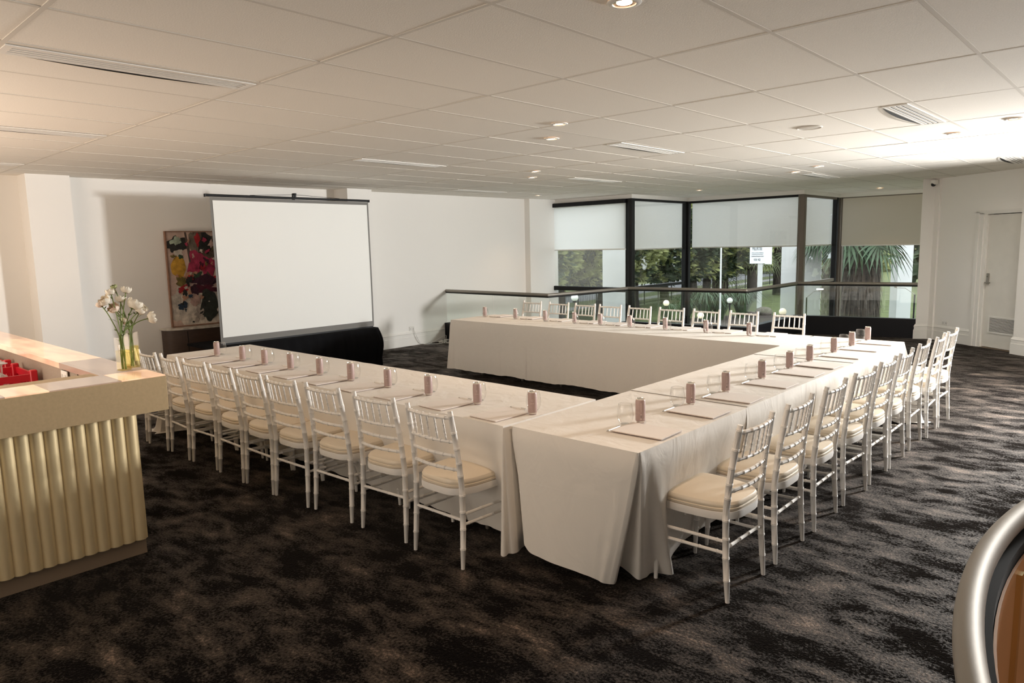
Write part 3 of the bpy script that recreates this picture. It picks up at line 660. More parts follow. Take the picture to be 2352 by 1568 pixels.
# ------------------------------------------------------------------ projection screen, skirt, painting, sideboard
SX = -6.6
ps = thing('projection_screen', 'large white projection screen with grey border on a tripod pole', 'screen', (SX, 4.2, 0))
y0, y1 = 3.06 - 4.2, 5.385 - 4.2; zt, zb = 2.385, .585
MB().grid(lambda u, v: (.004 * sin(5 * v) + .006 * sin(7 * u) * v, y0 + (y1 - y0) * u, zb + (zt - zb) * v), 20, 16).build('fabric', M_border, ps, True)
MB().grid(lambda u, v: (.006 + .004 * sin(5 * v) + .006 * sin(7 * u) * v, y0 + .03 + (y1 - y0 - .06) * u, zb + .075 + (zt - zb - .115) * v), 20, 16).build('viewing_surface', M_screen, ps, True)
MB().tube([(-.005, y0 - .05, zt + .02), (-.005, y1 + .012, zt + .02)], .016, 10).build('top_rod', M_blackframe, ps, True)
MB().box(-.03, .012, y0 - .06, y0 - .05, zt, zt + .036).box(-.03, .012, y1 + .012, y1 + .02, zt, zt + .036).build('end_cap', M_blackframe, ps)
MB().cbox(-.05, -.01, y0 - .0, y1 + .0, zb - .03, zb + .01, .008).build('bottom_case', M_blackframe, ps)
mb = MB().box(-.06, -.035, .0, .03, 1.0, zt + .08).box(-.055, .015, .0, .026, zt + .06, zt + .085).box(.0, .015, .003, .022, zt + .03, zt + .07).build('hook_pole', M_blackframe, ps)
MB().tube([(-.0, -.62, zt + .036), (0, .012, zt + .066), (0, .7, zt + .036)], .003, 5).build('hanging_wire', M_blackframe, ps)
for a in (0, 2.1, 4.2): MB().tube([(-.05, .015, .55), (-.05 + .38 * cos(a), .015 + .38 * sin(a), .02)], .011, 8).build('leg', M_blackframe, ps, True)
MB().tube([(-.05, .015, .35), (-.05, .015, 1.1)], .018, 8).build('pole', M_blackframe, ps, True)
# velvet skirt: rounded drape round a low table under the screen
sk = thing('velvet_skirt', 'black velvet drape with rounded corner below the projection screen', 'drape', (SX, 4.2, 0))
def skp(s):
    P = [(.13, -1.3), (.13, 1.05)]
    if s < .72: return (.13, -1.3 + 2.40 * s / .72), (1, 0)
    if s < .9: a = (s - .72) / .18 * pi / 2; return (.0 + .13 * cos(a), 1.10 + .13 * sin(a)), (cos(a), sin(a))
    return (.0 - .62 * (s - .9) / .1, 1.23), (0, 1)
def skf(u, v):
    (x, y), (nx, ny) = skp(u); z = .56 - .56 * v; w = .018 * v ** .6 * sin(u * 120) + .03 * v * (1 - .0 * v); e = .05 * sin(pi * min(1, v * 1.3))
    return (x + nx * (w + e), y + ny * (w + e), max(z, .004))
MB().grid(skf, 260, 10).build('front_drape', M_velvet, sk, True)
MB().prism([(-.62, -1.3), (.13, -1.3)] + [skp(.02 + .0 + s / 20 * .98)[0] for s in range(1, 21)], .53, .562).build('top_cloth', M_velvet, sk)

sd = thing('sideboard', 'dark wood half-round sideboard with marble top behind the screen', 'sideboard', (-7.755, 3.6, 0))
def half(r, n=24, y=.82): return [(r * sin(pi * k / n), -y * cos(pi * k / n)) for k in range(n + 1)]
hs = [(.30 * abs(sin(pi * k / 24)) ** .45, -.80 * cos(pi * k / 24)) for k in range(25)]
MB().prism(hs, .06, .71).build('cabinet', M_wood, sd, True)
MB().prism([(x * 1.05, y * 1.03) for x, y in hs], .71, .735).build('marble_top', M_marble, sd, True)
for k in (6, 12, 18): a = hs[k]; MB().box(a[0] - .004, a[0] + .003, a[1] - .004, a[1] + .004, .08, .69).build('door_joint', M_dark, sd)
MB().prism([(x * .9, y * .95) for x, y in hs], 0, .06).build('plinth', M_black, sd)

# painting
pa = thing('painting', 'colourful abstract flower painting in a thin oak frame on the sideboard', 'painting', (-7.70, 3.55, .737))
pw0, pw1, ph = -.62, .62, 1.27
mb = MB().box(-.02, .022, pw0 - .012, pw0 + .004, 0, ph).box(-.02, .022, pw1 - .004, pw1 + .012, 0, ph).box(-.02, .022, pw0, pw1, 0, .012).box(-.02, .022, pw0, pw1, ph - .012, ph).build('frame', M_framewood, pa)
MB().box(-.01, .010, pw0, pw1, .008, ph - .008).build('canvas', mat('canvas_pink', (.50, .36, .30), .7, var=.35, vscale=5, bump=.3, bscale=30), pa)
random.seed(5)
def daub(cy, cz, ry, rz, col, k=0, n=26, rough=.16, rot=0):
    mb = MB(); pts = []
    for i in range(n):
        a = 2 * pi * i / n; f = 1 + rough * (noise.noise(Vector((cy * 9 + 1.8 * cos(a), cz * 7 + 1.8 * sin(a), k * 3.1))) * 2.2 + random.uniform(-.4, .4))
        yy = ry * cos(a) * f; zz = rz * sin(a) * f; c, s_ = cos(rot), sin(rot)
        pts.append((min(max(cy + yy * c - zz * s_, pw0 + .008), pw1 - .008), min(max(cz + yy * s_ + zz * c, .015), ph - .015)))
    x = .0108 + .0004 * k
    vs = [(x + .0012, cy, cz)] + [(x, a, b) for a, b in pts]
    mb.add(vs, [(0, 1 + i, 1 + (i + 1) % n) for i in range(n)])
    m = MATS.get(col)
    if not m: m = MATS[col] = mat('paint_daub', col, .5, var=.35, vscale=14, bump=.6, bscale=40, detail=6)
    mb.build('paint_daub', m, pa)
PINK, YEL, MAG, MAR, DRK, WHT, GRN, RED, BLU, TAN, PUR, OLV, MINT = (.42, .28, .24), (.50, .27, .03), (.34, .03, .075), (.07, .008, .02), (.02, .02, .018), (.56, .50, .43), (.03, .06, .03), (.33, .015, .02), (.02, .04, .07), (.42, .22, .14), (.045, .012, .025), (.16, .12, .03), (.35, .42, .32)
DA = [(.05, .24, .62, .26, WHT, .1, 0), (-.30, .30, .30, .28, WHT, .2, 0), (.30, 1.0, .35, .3, (.10, .07, .05), .25, 0), (-.32, 1.09, .22, .10, DRK, .3, .5), (-.33, 1.13, .12, .07, MINT, .4, .4), (-.34, .80, .17, .15, YEL, .12, 0), (-.30, .98, .10, .04, WHT, .3, .3), (-.26, .93, .06, .03, GRN, .3, -.3),
      (-.08, 1.0, .030, .30, (.09, .06, .05), .1, .10), (.04, 1.08, .10, .17, (.15, .12, .09), .25, 0), (.14, 1.16, .07, .09, RED, .3, 0), (.30, 1.12, .16, .13, DRK, .35, 0), (.08, .84, .18, .16, MAG, .35, 0), (.30, .80, .16, .14, MAG, .35, 0), (.19, .80, .05, .05, MAR, .3, 0),
      (-.05, .67, .16, .06, TAN, .4, .2), (.05, .66, .12, .05, GRN, .4, .3), (.20, .60, .26, .10, PUR, .3, 0), (.22, .49, .30, .06, MAR, .4, 0), (-.29, .60, .11, .07, OLV, .3, 0), (-.15, .55, .03, .12, DRK, .2, .1), (-.28, .50, .14, .05, RED, .4, .6), (-.24, .46, .05, .05, DRK, .3, 0), (-.02, .47, .09, .09, PUR, .12, 0),
      (-.13, .47, .04, .06, TAN, .3, 0), (.0, .34, .12, .08, PINK, .2, 0), (-.26, .29, .055, .05, BLU, .2, 0), (-.25, .22, .02, .03, BLU, .4, 0), (.28, .26, .20, .24, (.03, .035, .028), .15, 0), (.06, .14, .12, .09, (.34, .29, .25), .4, 0), (-.40, .40, .04, .10, WHT, .3, 0), (.10, .17, .05, .012, DRK, .5, .4), (-.1, .05, .03, .012, DRK, .4, 0)]
for k, (cy, cz, ry, rz, c, rg, rt) in enumerate(DA): daub(-.62 + (cy + .55) * .60, cz, ry * .60, rz, c, k, 26, rg, rt)
random.seed(8)
for k in range(34):
    yy, zz_ = random.uniform(-.56, .05), random.uniform(.08, 1.2); cc = random.choice([PINK, TAN, DRK, MAR, WHT, OLV, MAG, GRN, RED, PUR] if zz_ > .5 else [PINK, DRK, WHT, TAN, BLU, WHT, PINK])
    daub(yy, zz_, random.uniform(.012, .05), random.uniform(.008, .035), cc, 50 + k, 14, .5, random.uniform(0, 3))
for k, (cy, cz, ry, rz, c) in enumerate([(.2, .9, .2, .25, MAG), (.42, 1.0, .16, .2, DRK), (.35, .5, .22, .2, PUR), (.2, .25, .2, .2, WHT), (.48, .2, .1, .15, TAN)]): daub(cy, cz, ry, rz, c, 40 + k, 26, .3, 0)

# ------------------------------------------------------------------ tables and cloths
TZ = .755
def folding_table(label, x0, x1, y0, y1):
    t = thing('folding_table', label, 'table', ((x0 + x1) / 2, (y0 + y1) / 2, 0), 0, 'folding tables under the white cloths'); a, b = (x1 - x0) / 2 - .015, (y1 - y0) / 2 - .015
    MB().cbox(-a, a, -b, b, TZ - .04, TZ - .004, .006).build('tabletop', M_plastic, t)
    ins, inb = (.30, .24) if a > b else (.24, .34)
    for sx in (-1, 1):
        for sy in (-1, 1): MB().tube([(sx * (a - ins), sy * (b - inb), 0), (sx * (a - ins), sy * (b - inb), TZ - .04)], .014, 8).build('leg', M_grey, t, True)
def cloth(label, rect, path, hem, z=TZ, flare=None, seed=0, push=()):
    """linen laid on the rectangle and hanging along an open outline (table to the left of the path). hem: bottom height; flare: corner index -> extra spread"""
    x0, x1, y0, y1 = rect; rnd = random.Random(seed); mb = MB()
    nx, ny = max(2, int((x1 - x0) / .12)), max(2, int((y1 - y0) / .12))
    mb.grid(lambda u, v: (x0 + (x1 - x0) * u, y0 + (y1 - y0) * v, z + .0015 * noise.noise(Vector((9 * u * (x1 - x0), 9 * v * (y1 - y0), seed)))), nx, ny)
    S_ = []                                                            # samples: position, normal, corner weight, run length
    n = len(path); run = 0
    for i in range(n - 1):
        a, b = Vector(path[i]), Vector(path[i + 1]); d = (b - a); ln = d.length; d.normalize(); nr = Vector((d.y, -d.x))
        m = max(3, int(ln / .022)); c0 = i > 0; c1 = i < n - 2
        for k in range(m + 1):
            p = a + d * ln * k / m; da = ln * k / m; db = ln - da; w = 0
            if c0: w = max(w, 1 - da / .32)
            if c1: w = max(w, 1 - db / .32)
            S_.append((p, nr, max(0, w), run + da))
        run += ln
        if c1:
            c = Vector(path[i + 2]) - b; c.normalize(); n2 = Vector((c.y, -c.x)); ang = atan2(nr.x * n2.y - nr.y * n2.x, nr.dot(n2)); q = 18
            for k in range(1, q): S_.append((b, Matrix.Rotation(ang * k / q, 2) @ nr, 1.0 + .5 * sin(pi * k / q), run + .012 * k))
            run += .012 * q
    nv = 14; vs = []; fs = []
    for p, nr, w, s_ in S_:
        cw = max(0, w); cs = cw * cw * (3 - 2 * min(cw, 1)) if cw <= 1 else cw
        f1 = noise.noise(Vector((s_ * 3.1, seed * 5.3, 0))); f2 = noise.noise(Vector((s_ * 9.5, seed * 2.7, 4))); f3 = sin(s_ * 46 + 3 * f1)
        hm = hem + .022 * f1 - (.10 * min(cs, 1.3) if flare else 0) + .006 * f2
        for k in range(nv + 1):
            v = k / nv; r = .012 * sin(min(1, v * 6) * pi / 2)
            amp = v ** 1.3
            out = r + amp * (.018 + .016 * f1 + .010 * f2 + .005 * f3 * v) + v ** 1.2 * cs * (.085 if flare else .02) * (1 + .55 * sin(s_ * 34 + f1 * 2))
            zz = z - (z - hm) * (v if k else 0); q = p + nr * max(out, r)
            for ax, sg, am in push:
                if nr[ax] * sg > .9: q = q - nr * am * v ** 1.4 * (1 - max(0, min(1, w) - .8) / .2)
            if zz < .006: q = q + nr * (.006 - zz) * .9; zz = .006 + .002 * (k - nv + 2)
            vs.append((q.x, q.y, max(zz, .005)))
    m = len(S_)
    for i in range(m - 1):
        for k in range(nv): a = i * (nv + 1) + k; b = (i + 1) * (nv + 1) + k; fs.append((a, a + 1, b + 1, b))
    mb.add(vs, fs)
    return tag(mb.build('tablecloth', M_cloth, None, True), label, 'tablecloth', 'white linen tablecloths')
def side(x0, x1, y0, y1, *names):
    P = {'sw': (x0, y0), 'se': (x1, y0), 'ne': (x1, y1), 'nw': (x0, y1)}; return [P[k] for k in names]
AY0, AY1 = 1.79, 2.63; CY0, CY1 = 5.47, 6.30; BX0, BX1 = -.545, .265
for i, (a, b) in enumerate(((-5.0, -3.5), (-3.5, -2.0), (-2.0, -.56))):
    nm = ('end toward the screen', 'middle', 'end meeting the corner table')[i]
    folding_table('white folding table under the front row cloths, ' + nm, a, min(b, -.64), AY0, AY1)
    # hanging faces: outer (toward the chairs) and inner
    r = (a, b, AY0, AY1)
    if i == 0: cloth('white linen cloth on the front table, ' + nm, r, [(b, AY1), (a, AY1), (a, AY0), (b, AY0)], .06, flare=True, seed=i, push=((1, -1, .20),))
    else:
        o = cloth('white linen cloth on the front table, ' + nm, r, [(a - .03, AY0), (b, AY0)] if i == 1 else [(a - .03, AY0), (b, AY0), (b, AY1)], .06, seed=i, z=TZ + .002 * i, push=((1, -1, .20),))
        me = o.data
        mb = MB(); mb.grid(lambda u, v: (a + (b - a) * u, AY1 + .012 * sin(min(1, v * 6) * pi / 2) + .02 * v * (1 + sin(u * 30)), TZ - (TZ - .12) * v), 40, 8).build('inner_drape', M_cloth, o, True)
for i, (a, b) in enumerate(((-5.0, -3.65), (-3.65, -1.95), (-1.95, -.56))):
    nm = ('end by the white wall', 'middle', 'end meeting the long side table')[i]
    folding_table('white folding table under the back row cloths, ' + nm, a, b, CY0, CY1)
    r = (a, b, CY0, CY1)
    if i == 0: cloth('white linen cloth on the back table, ' + nm, r, [(b, CY1), (a, CY1), (a, CY0), (b, CY0)], .10, seed=10 + i)
    else:
        o = cloth('white linen cloth on the back table, ' + nm, r, [(a - .03, CY0), (b, CY0)], .10, seed=10 + i, z=TZ + .002 * i)
        MB().grid(lambda u, v: (a + (b - a) * u, CY1 + .012 * sin(min(1, v * 6) * pi / 2) + .02 * v * (1 + sin(u * 30)), TZ - (TZ - .15) * v), 40, 8).build('rear_drape', M_cloth, o, True)
for i, (a, b) in enumerate(((1.83, 3.0), (3.0, 4.1), (4.1, 4.88), (4.88, 6.3))):
    nm = ('draped to the carpet at its corner', 'second from the draped corner', 'third from the draped corner', 'end toward the door')[i]
    folding_table('white folding table under the side row cloths, ' + nm, BX0, BX1, a, b)
    r = (BX0, BX1, a, b); zz = TZ + (.0, .003, .001, .004)[i]
    lb = 'white linen cloth on the side table, ' + nm
    if i == 0:
        # corner cloth: hanging sheet lofted from the table edge to its own hem, folded over itself at the corner
        y0_ = a; E_ = []                                             # (top x, y) -> (hem x, y, z)
        for tx, ty, hx, hy, hz in [(BX0 + .004, 2.60, BX0 - .03, 2.60, .12), (BX0 + .004, y0_ + .03, BX0 + .05, y0_ + .12, .13), (BX0 + .012, y0_ + .004, -.485, 1.90, .15), (-.50, y0_, -.455, 1.83, .125), (-.44, y0_, -.40, 1.815, .085), (-.30, y0_, -.29, 1.835, .06), (-.12, y0_, -.15, 1.86, .045), (.06, y0_, -.05, 1.885, .030), (.20, y0_, .005, 1.905, .012),
                                   (.258, y0_ + .001, .040, 1.922, .006), (.262, y0_ + .003, .050, 1.955, .010), (.263, y0_ + .006, .020, 2.02, .06), (.264, y0_ + .010, .060, 2.05, .030), (.265, y0_ + .016, .120, 2.045, .010), (.265, y0_ + .024, .140, 2.085, .012), (.265, y0_ + .05, .145, 2.15, .016),
                                   (.265, y0_ + .12, .225, 2.215, .008), (.265, y0_ + .22, .165, 2.28, .030), (.265, y0_ + .34, .160, 2.36, .075), (.265, 2.40, .150, 2.52, .095), (.265, 2.70, .155, 2.75, .10), (.265, b, .165, b, .10)]: E_.append((Vector((tx, ty, zz)), Vector((hx, hy, hz))))
        mb = MB(); mb.grid(lambda u, v: (BX0 + (BX1 - BX0) * u, a + (b - a) * v, zz), 8, 12)
        def spl(t_):
            k = min(int(t_), len(E_) - 2); f = t_ - k; out = []
            for q in (0, 1):
                p0, p1, p2, p3 = E_[max(k - 1, 0)][q], E_[k][q], E_[k + 1][q], E_[min(k + 2, len(E_) - 1)][q]
                out.append(p1.lerp(p2, f) if q == 0 else .5 * (2 * p1 + (p2 - p0) * f + (2 * p0 - 5 * p1 + 4 * p2 - p3) * f * f + (3 * p1 - p0 - 3 * p2 + p3) * f ** 3))
            return out
        def drape(u, v):
            tp, hm = spl(u * (len(E_) - 1)); d = (hm - tp); nrm_ = Vector((0, -1, 0)) if u < .43 else Vector((1, 0, 0))
            if u < .09: nrm_ = Vector((-1, 0, 0))
            w = noise.noise(Vector((u * 30, 1, 3))) * .006 * v ** 1.2 + .012 * sin(min(1, v * 7) * pi / 2) * (1 - .6 * v)
            e1 = v ** 1.18
            p = Vector((tp.x + d.x * e1, tp.y + d.y * e1, tp.z + d.z * v)) + nrm_ * w; return (p.x, p.y, max(p.z, .005))
        mb.grid(lambda u, v: drape(u, v), 190, 16)
        o = tag(mb.build('tablecloth', M_cloth, None, True), lb, 'tablecloth', 'white linen tablecloths')
    elif i == 3: o = cloth(lb, r, [(BX1, a - .03), (BX1, b), (BX0, b)], .09, zz, True, 23, push=((0, 1, .10),))
    else: o = cloth(lb, r, [(BX1, a - .03), (BX1, b)], .09, zz, None, 20 + i, push=((0, 1, .10),))
    ya, yb = max(a, 2.68), min(b, 5.44)
    MB().grid(lambda u, v: (BX0 - .012 * sin(min(1, v * 6) * pi / 2) - .02 * v * (1 + sin(u * 30)), ya + (yb - ya) * u, TZ - (TZ - .12) * v), 40, 8).build('inner_drape', M_cloth, o, True)

# ------------------------------------------------------------------ chairs
def rings(zs, n0, n1, base, bump=.0022, w=.006):
    """sample parameters and radii for a turned bamboo-look member from n0 to n1 with ring positions zs"""
    smp = [(n0, base(n0)), (n1, base(n1))]
    k = n0
    while k < n1: smp.append((k, base(k))); k += (n1 - n0) / 8
    for z in zs:
        for dz, b in ((-w, 0), (-w * .5, bump), (0, bump * .3), (w * .5, bump), (w, 0)): smp.append((z + dz, base(min(max(z + dz, n0), n1)) + b))
    smp.sort(); out = []
    for s_ in smp:
        if n0 <= s_[0] <= n1 and (not out or s_[0] - out[-1][0] > 1e-5): out.append(s_)
    return out
def lerp3(tbl, z):
    for (z0, a), (z1, b) in zip(tbl, tbl[1:]):
        if z <= z1: k = (z - z0) / (z1 - z0); return tuple(p + (q - p) * k for p, q in zip(a, b))
    return tbl[-1][1]
POST = [(0, (.195, -.004)), (.2, (.191, .010)), (.43, (.186, .017)), (.62, (.180, .002)), (.875, (.172, -.04))]
FRONT = [(0, (.200, .392)), (.2, (.197, .385)), (.41, (.192, .378))]
def prad(z): return .0105 + .0055 * min(1, z / .14) if z < .80 else .016 - .003 * (z - .80) / .075
CH = {}
def member(fn, tbl, z0, z1, zs, s):
    smp = rings(zs, z0, z1, fn); pts = [(s * lerp3(tbl, z)[0], lerp3(tbl, z)[1], z) for z, _ in smp]
    return MB().tube(pts, [r for _, r in smp], 9)
for s in (-1, 1):
    m = member(prad, POST, 0.0, .875, [.11, .22, .315, .405, .515, .585, .665, .755, .85], s)
    CH['post%d' % s] = m.mesh('back_post', M_white, True)
    CH['front%d' % s] = member(lambda z: .0100 + .0050 * min(1, z / .14), FRONT, 0, .40, [.11, .20, .29, .37], s).mesh('leg', M_white, True)
def curved(p0, p1, sag, r, zs, seg=8, drop=0):
    smp = rings(zs, 0, 1, lambda u: r, r * .22, .012); P0, P1 = Vector(p0), Vector(p1); pts = []
    for u, _ in smp: b = 1 - (2 * u - 1) ** 2; pts.append(P0.lerp(P1, u) + Vector((0, -sag * b, -drop * b)))
    return MB().tube(pts, [q for _, q in smp], seg)
RZ = [.835, .700, .622, .545]
for i, z in enumerate(RZ):
    x, y = lerp3(POST, z); CH['rail%d' % i] = curved((-x, y, z), (x, y, z), .022, .0095 if i else .0105, [.1, .26, .42, .58, .74, .9]).mesh('back_rail', M_white, True)
xt, yt = lerp3(POST, RZ[0]); xb, yb = lerp3(POST, RZ[1])
for k in range(5):
    u = (k + 1) / 6; b = 1 - (2 * u - 1) ** 2
    p0 = Vector((xb * (2 * u - 1), yb - .022 * b, RZ[1])); p1 = Vector((xt * (2 * u - 1), yt - .022 * b, RZ[0])); smp = rings([.3, .5, .7], 0, 1, lambda u: .0062, .0016, .03)
    CH['spin%d' % k] = MB().tube([p0.lerp(p1, q) for q, _ in smp], [r for _, r in smp], 7).mesh('spindle', M_white, True)
def seat_outline(sc=1.0, n=48):
    P = []
    for k in range(n):
        a = 2 * pi * k / n; c, s_ = cos(a), sin(a); e = .50
        x = math.copysign(abs(c) ** e, c); y = math.copysign(abs(s_) ** (e * 1.1), s_)
        w = .200 + .012 * y - .018 * (y < 0) * (y * y)
        P.append((x * w * sc, .197 + y * .208 * sc))
    return P
so = seat_outline()
mb = MB(); n = len(so)
si = [(x * .78, .197 + (y - .197) * .78) for x, y in so]
vs = []; fs = []
for ringp, z in ((so, .394), ([(x * 1.012, .197 + (y - .197) * 1.012) for x, y in so], .412), (so, .432), (si, .432), (si, .398)): vs += [(x, y, z) for x, y in ringp]
for r_ in range(5):
    for k in range(n): fs.append((r_ * n + k, r_ * n + (k + 1) % n, ((r_ + 1) % 5) * n + (k + 1) % n, ((r_ + 1) % 5) * n + k))
CH['frame'] = mb.add(vs, fs).mesh('seat_frame', M_white, True)
mb = MB(); vs = []; fs = []
prof = [(.93, .4325), (.985, .436), (.995, .447), (.97, .4505), (.985, .454), (.99, .466), (.955, .478), (.80, .487), (.5, .492), (.2, .494)]
for sc, z in prof: vs += [(x * sc, .197 + (y - .197) * sc, z) for x, y in so]
for r_ in range(len(prof) - 1):
    for k in range(n): fs.append((r_ * n + k, r_ * n + (k + 1) % n, (r_ + 1) * n + (k + 1) % n, (r_ + 1) * n + k))
fs.append(tuple(range(n - 1, -1, -1))); fs.append(tuple((len(prof) - 1) * n + k for k in range(n)))
CH['cushion'] = mb.add(vs, fs).mesh('cushion', M_cush, True)
def strut(a, b, r=.0085): return curved(a, b, 0, r, [.12, .37, .62, .87], 7).mesh('stretcher', M_white, True)
def at(tbl, z, s): x, y = lerp3(tbl, z); return (s * x, y, z)
for s in (-1, 1):
    CH['sideA%d' % s] = strut(at(POST, .30, s), at(FRONT, .295, s)); CH['sideB%d' % s] = strut(at(POST, .243, s), at(FRONT, .236, s))
CH['rear'] = strut(at(POST, .268, -1), at(POST, .268, 1)); CH['fr1'] = strut(at(FRONT, .27, -1), at(FRONT, .27, 1))
NAMES = [('post-1', 'back_post'), ('post1', 'back_post'), ('front-1', 'leg'), ('front1', 'leg')] + [('rail%d' % i, 'back_rail') for i in range(4)] + [('spin%d' % k, 'spindle') for k in range(5)] + \
        [('frame', 'seat_frame'), ('sideA-1', 'stretcher'), ('sideA1', 'stretcher'), ('sideB-1', 'stretcher'), ('sideB1', 'stretcher'), ('rear', 'stretcher'), ('fr1', 'stretcher')]
proto = None
def chair(x, y, rz, label, group):
    global proto
    if proto is None:
        proto = thing('banquet_chair', label, 'chair', (x, y, 0), rz, group)
        for k, nm in NAMES: put(nm, CH[k], proto)
        c = put('cushion', CH['cushion'], proto); c['label'] = 'cream vinyl seat cushion'; return proto
    return dup(proto, (x, y, 0), rz, label, group)
AX = [(-5.02, 1.48, 2), (-4.537, 1.478, 1.2), (-4.094, 1.489, -2.3), (-3.639, 1.497, 3), (-3.177, 1.496, -.9), (-2.756, 1.505, -.2), (-2.337, 1.52, 2.2), (-1.878, 1.552, 2.5), (-1.37, 1.574, 4.2), (-.86, 1.563, .7)]
for i, (x, y, r) in enumerate(AX): chair(x, y, radians(r), 'white spindle-back chair, %s from the screen end of the front table' % ORD[i], 'chairs along the front table')
BYc = [(2.33, -1.2), (2.88, .6), (3.44, 1), (3.978, -3), (4.506, -.2), (4.969, .8), (5.565, 1.5), (6.05, 2.5), (6.50, -.4)]
for i, (y, r) in enumerate(BYc): chair(.57 + (.0, .0, .0, .005, .0, .0, -.015, 0, 0)[i], y, radians(90 + r), 'white spindle-back chair, %s from the draped corner along the side table' % ORD[i], 'chairs along the side table')
CX = [-5.117, -4.596, -4.115, -3.678, -3.2, -2.713, -2.22, -1.729, -1.181]
for i, x in enumerate(CX): chair(x, 7.235, radians(180 + (0, 2, -1, 2, -2, 1, 0, -1, 1)[i]), 'white spindle-back chair, %s from the white wall behind the back table' % ORD[i], 'chairs behind the back table')

# ------------------------------------------------------------------ place settings
can_b = MB().lathe([(.0, .0), (.020, .0), (.0235, .006), (.0265, .014), (.0265, .118), (.0235, .127)], 24, cap=False).mesh('body', M_can, True)
can_l = MB().lathe([(.0235, .127), (.0240, .1295), (.0245, .1325), (.0232, .133), (.0225, .130), (.012, .1285), (0, .1285)], 24, cap=False).mesh('lid', M_lid, True)
can_r = MB().lathe([(.0195, .0002), (.0237, .0062), (.0258, .0118)], 24, cap=False).mesh('base_rim', M_lid, True)
tab = MB().box(-.006, .006, -.010, .008, .1295, .131).mesh('pull_tab', M_lid)
def decal(mb, a0, a1, z0, z1, r=.0267):
    n = max(1, int(abs(a1 - a0) / .12)); mb.grid(lambda u, v: (r * cos(a0 + (a1 - a0) * u), r * sin(a0 + (a1 - a0) * u), z0 + (z1 - z0) * v), n, 1)
def can_print():
    mb = MB(); c = .0; w = .17; t_ = .02                                   # small square emblem with a letter-like mark, a line of type below
    for a0, a1, z0, z1 in ((c - w, c + w, .0885, .0892), (c - w, c + w, .076, .0767), (c - w, c - w + .03, .076, .089), (c + w - .03, c + w, .076, .089), (c - .09, c - .05, .0785, .0865), (c - .09, c + .06, .0857, .0865), (c - .09, c + .03, .0822, .083), (c - .09, c + .06, .0785, .0793)): decal(mb, a0, a1, z0, z1)
    for k in range(8): decal(mb, c - .40 + k * .10, c - .40 + k * .10 + .07, .064, .0665 + .001 * (k % 3))
    b = 1.75                                                              # upright type and barcode panel on the side
    for k in range(9): decal(mb, b - .05, b + .07 + .02 * (k % 2), .062 + k * .0056, .062 + k * .0056 + .0038)
    decal(mb, b - .14, b + .16, .022, .050); return mb.mesh('print', M_print)
can_p = can_print()
mb = MB()
for k in range(7): decal(mb, 1.75 - .10 + k * .034, 1.75 - .10 + k * .034 + .018, .028, .046, .0269)
can_c = mb.mesh('barcode', M_darkprint)
gl_b = MB().lathe([(.0, .004), (.026, .003), (.033, .010), (.041, .028), (.0445, .050), (.0425, .075), (.0375, .104), (.0355, .111)], 24, cap=False).mesh('bowl', M_glassware, True)
gl_f = MB().lathe([(.0, .0005), (.024, .0005), (.026, .003), (.022, .005), (.0, .006)], 24, cap=False).mesh('thick_base', glass('glass_base', (.95, .94, .92), .12, .7), True)
gl_r = MB().tube([(.0355 * cos(2 * pi * k / 24), .0355 * sin(2 * pi * k / 24), .111) for k in range(24)], .0007, 5, closed=True).mesh('rim', glass('glass_rim', (.93, .93, .92), .3, .7), True)
pad_c = MB().box(-.105, .105, -.145, .145, 0, .003).mesh('backing_card', mat('pad_card', (.50, .40, .36), .8))
pad_p = MB().box(-.105, .105, -.145, .145, .003, .006).mesh('sheets', M_paper)
pen_b = MB().tube([(0, 0, 0), (.105, 0, 0), (.112, 0, 0)], [.0052, .0052, .0046], 9).mesh('barrel', M_pen, True)
pen_t = MB().tube([(-.016, 0, 0), (0, 0, 0)], [.0012, .0050], 9).mesh('tip', M_pentip, True)
pen_k = MB().box(.075, .112, -.0015, .0015, .005, .0072).mesh('clip', M_pentip)
ZT = TZ + .0065
def setting(cx, cy, rz, row, i, where, px, py, gx, gy, nx, ny, nr, faces, jit):
    """one place: local frame is given in world offsets for that row"""
    rj = random.uniform(-1, 1) * jit
    c = thing('drink_can', 'slim mauve drink can at the %s place from %s' % (ORD[i], where), 'can', (cx, cy, ZT), faces, 'drink cans on the ' + row)
    for nm, me in (('body', can_b), ('lid', can_l), ('base_rim', can_r), ('pull_tab', tab), ('print', can_p), ('barcode', can_c)): put(nm, me, c)
    g_ = thing('tumbler', 'clear stemless glass at the %s place from %s' % (ORD[i], where), 'glass', (cx + gx, cy + gy, ZT), 0, 'stemless glasses on the ' + row)
    for nm, me in (('bowl', gl_b), ('thick_base', gl_f), ('rim', gl_r)): put(nm, me, g_)
    p = thing('notepad', 'white paper notepad at the %s place from %s' % (ORD[i], where), 'notepad', (cx + px, cy + py, ZT), rz + rj, 'notepads on the ' + row)
    put('backing_card', pad_c, p); put('sheets', pad_p, p)
    n_ = thing('pen', 'white ballpoint pen at the %s place from %s' % (ORD[i], where), 'pen', (cx + nx, cy + ny, ZT + .0052), nr + rj, 'pens on the ' + row)
    put('barrel', pen_b, n_); put('tip', pen_t, n_); put('clip', pen_k, n_)
random.seed(3)
ACAN = [-4.468, -3.981, -3.598, -3.187, -2.766, -2.361, -1.928, -1.503, -1.053, -.61]
for i, x in enumerate(ACAN):
    setting(x, 2.09 - .006 * (9 - i), 0, 'front table', i, 'the screen end of the front table', -.137, -.120, -.055, .072, -.198, .040, 0, radians(-50), .05)
BCAN = [2.297, 2.843, 3.297, 3.845, 4.337, 4.74, 5.287, 5.748, 6.20]
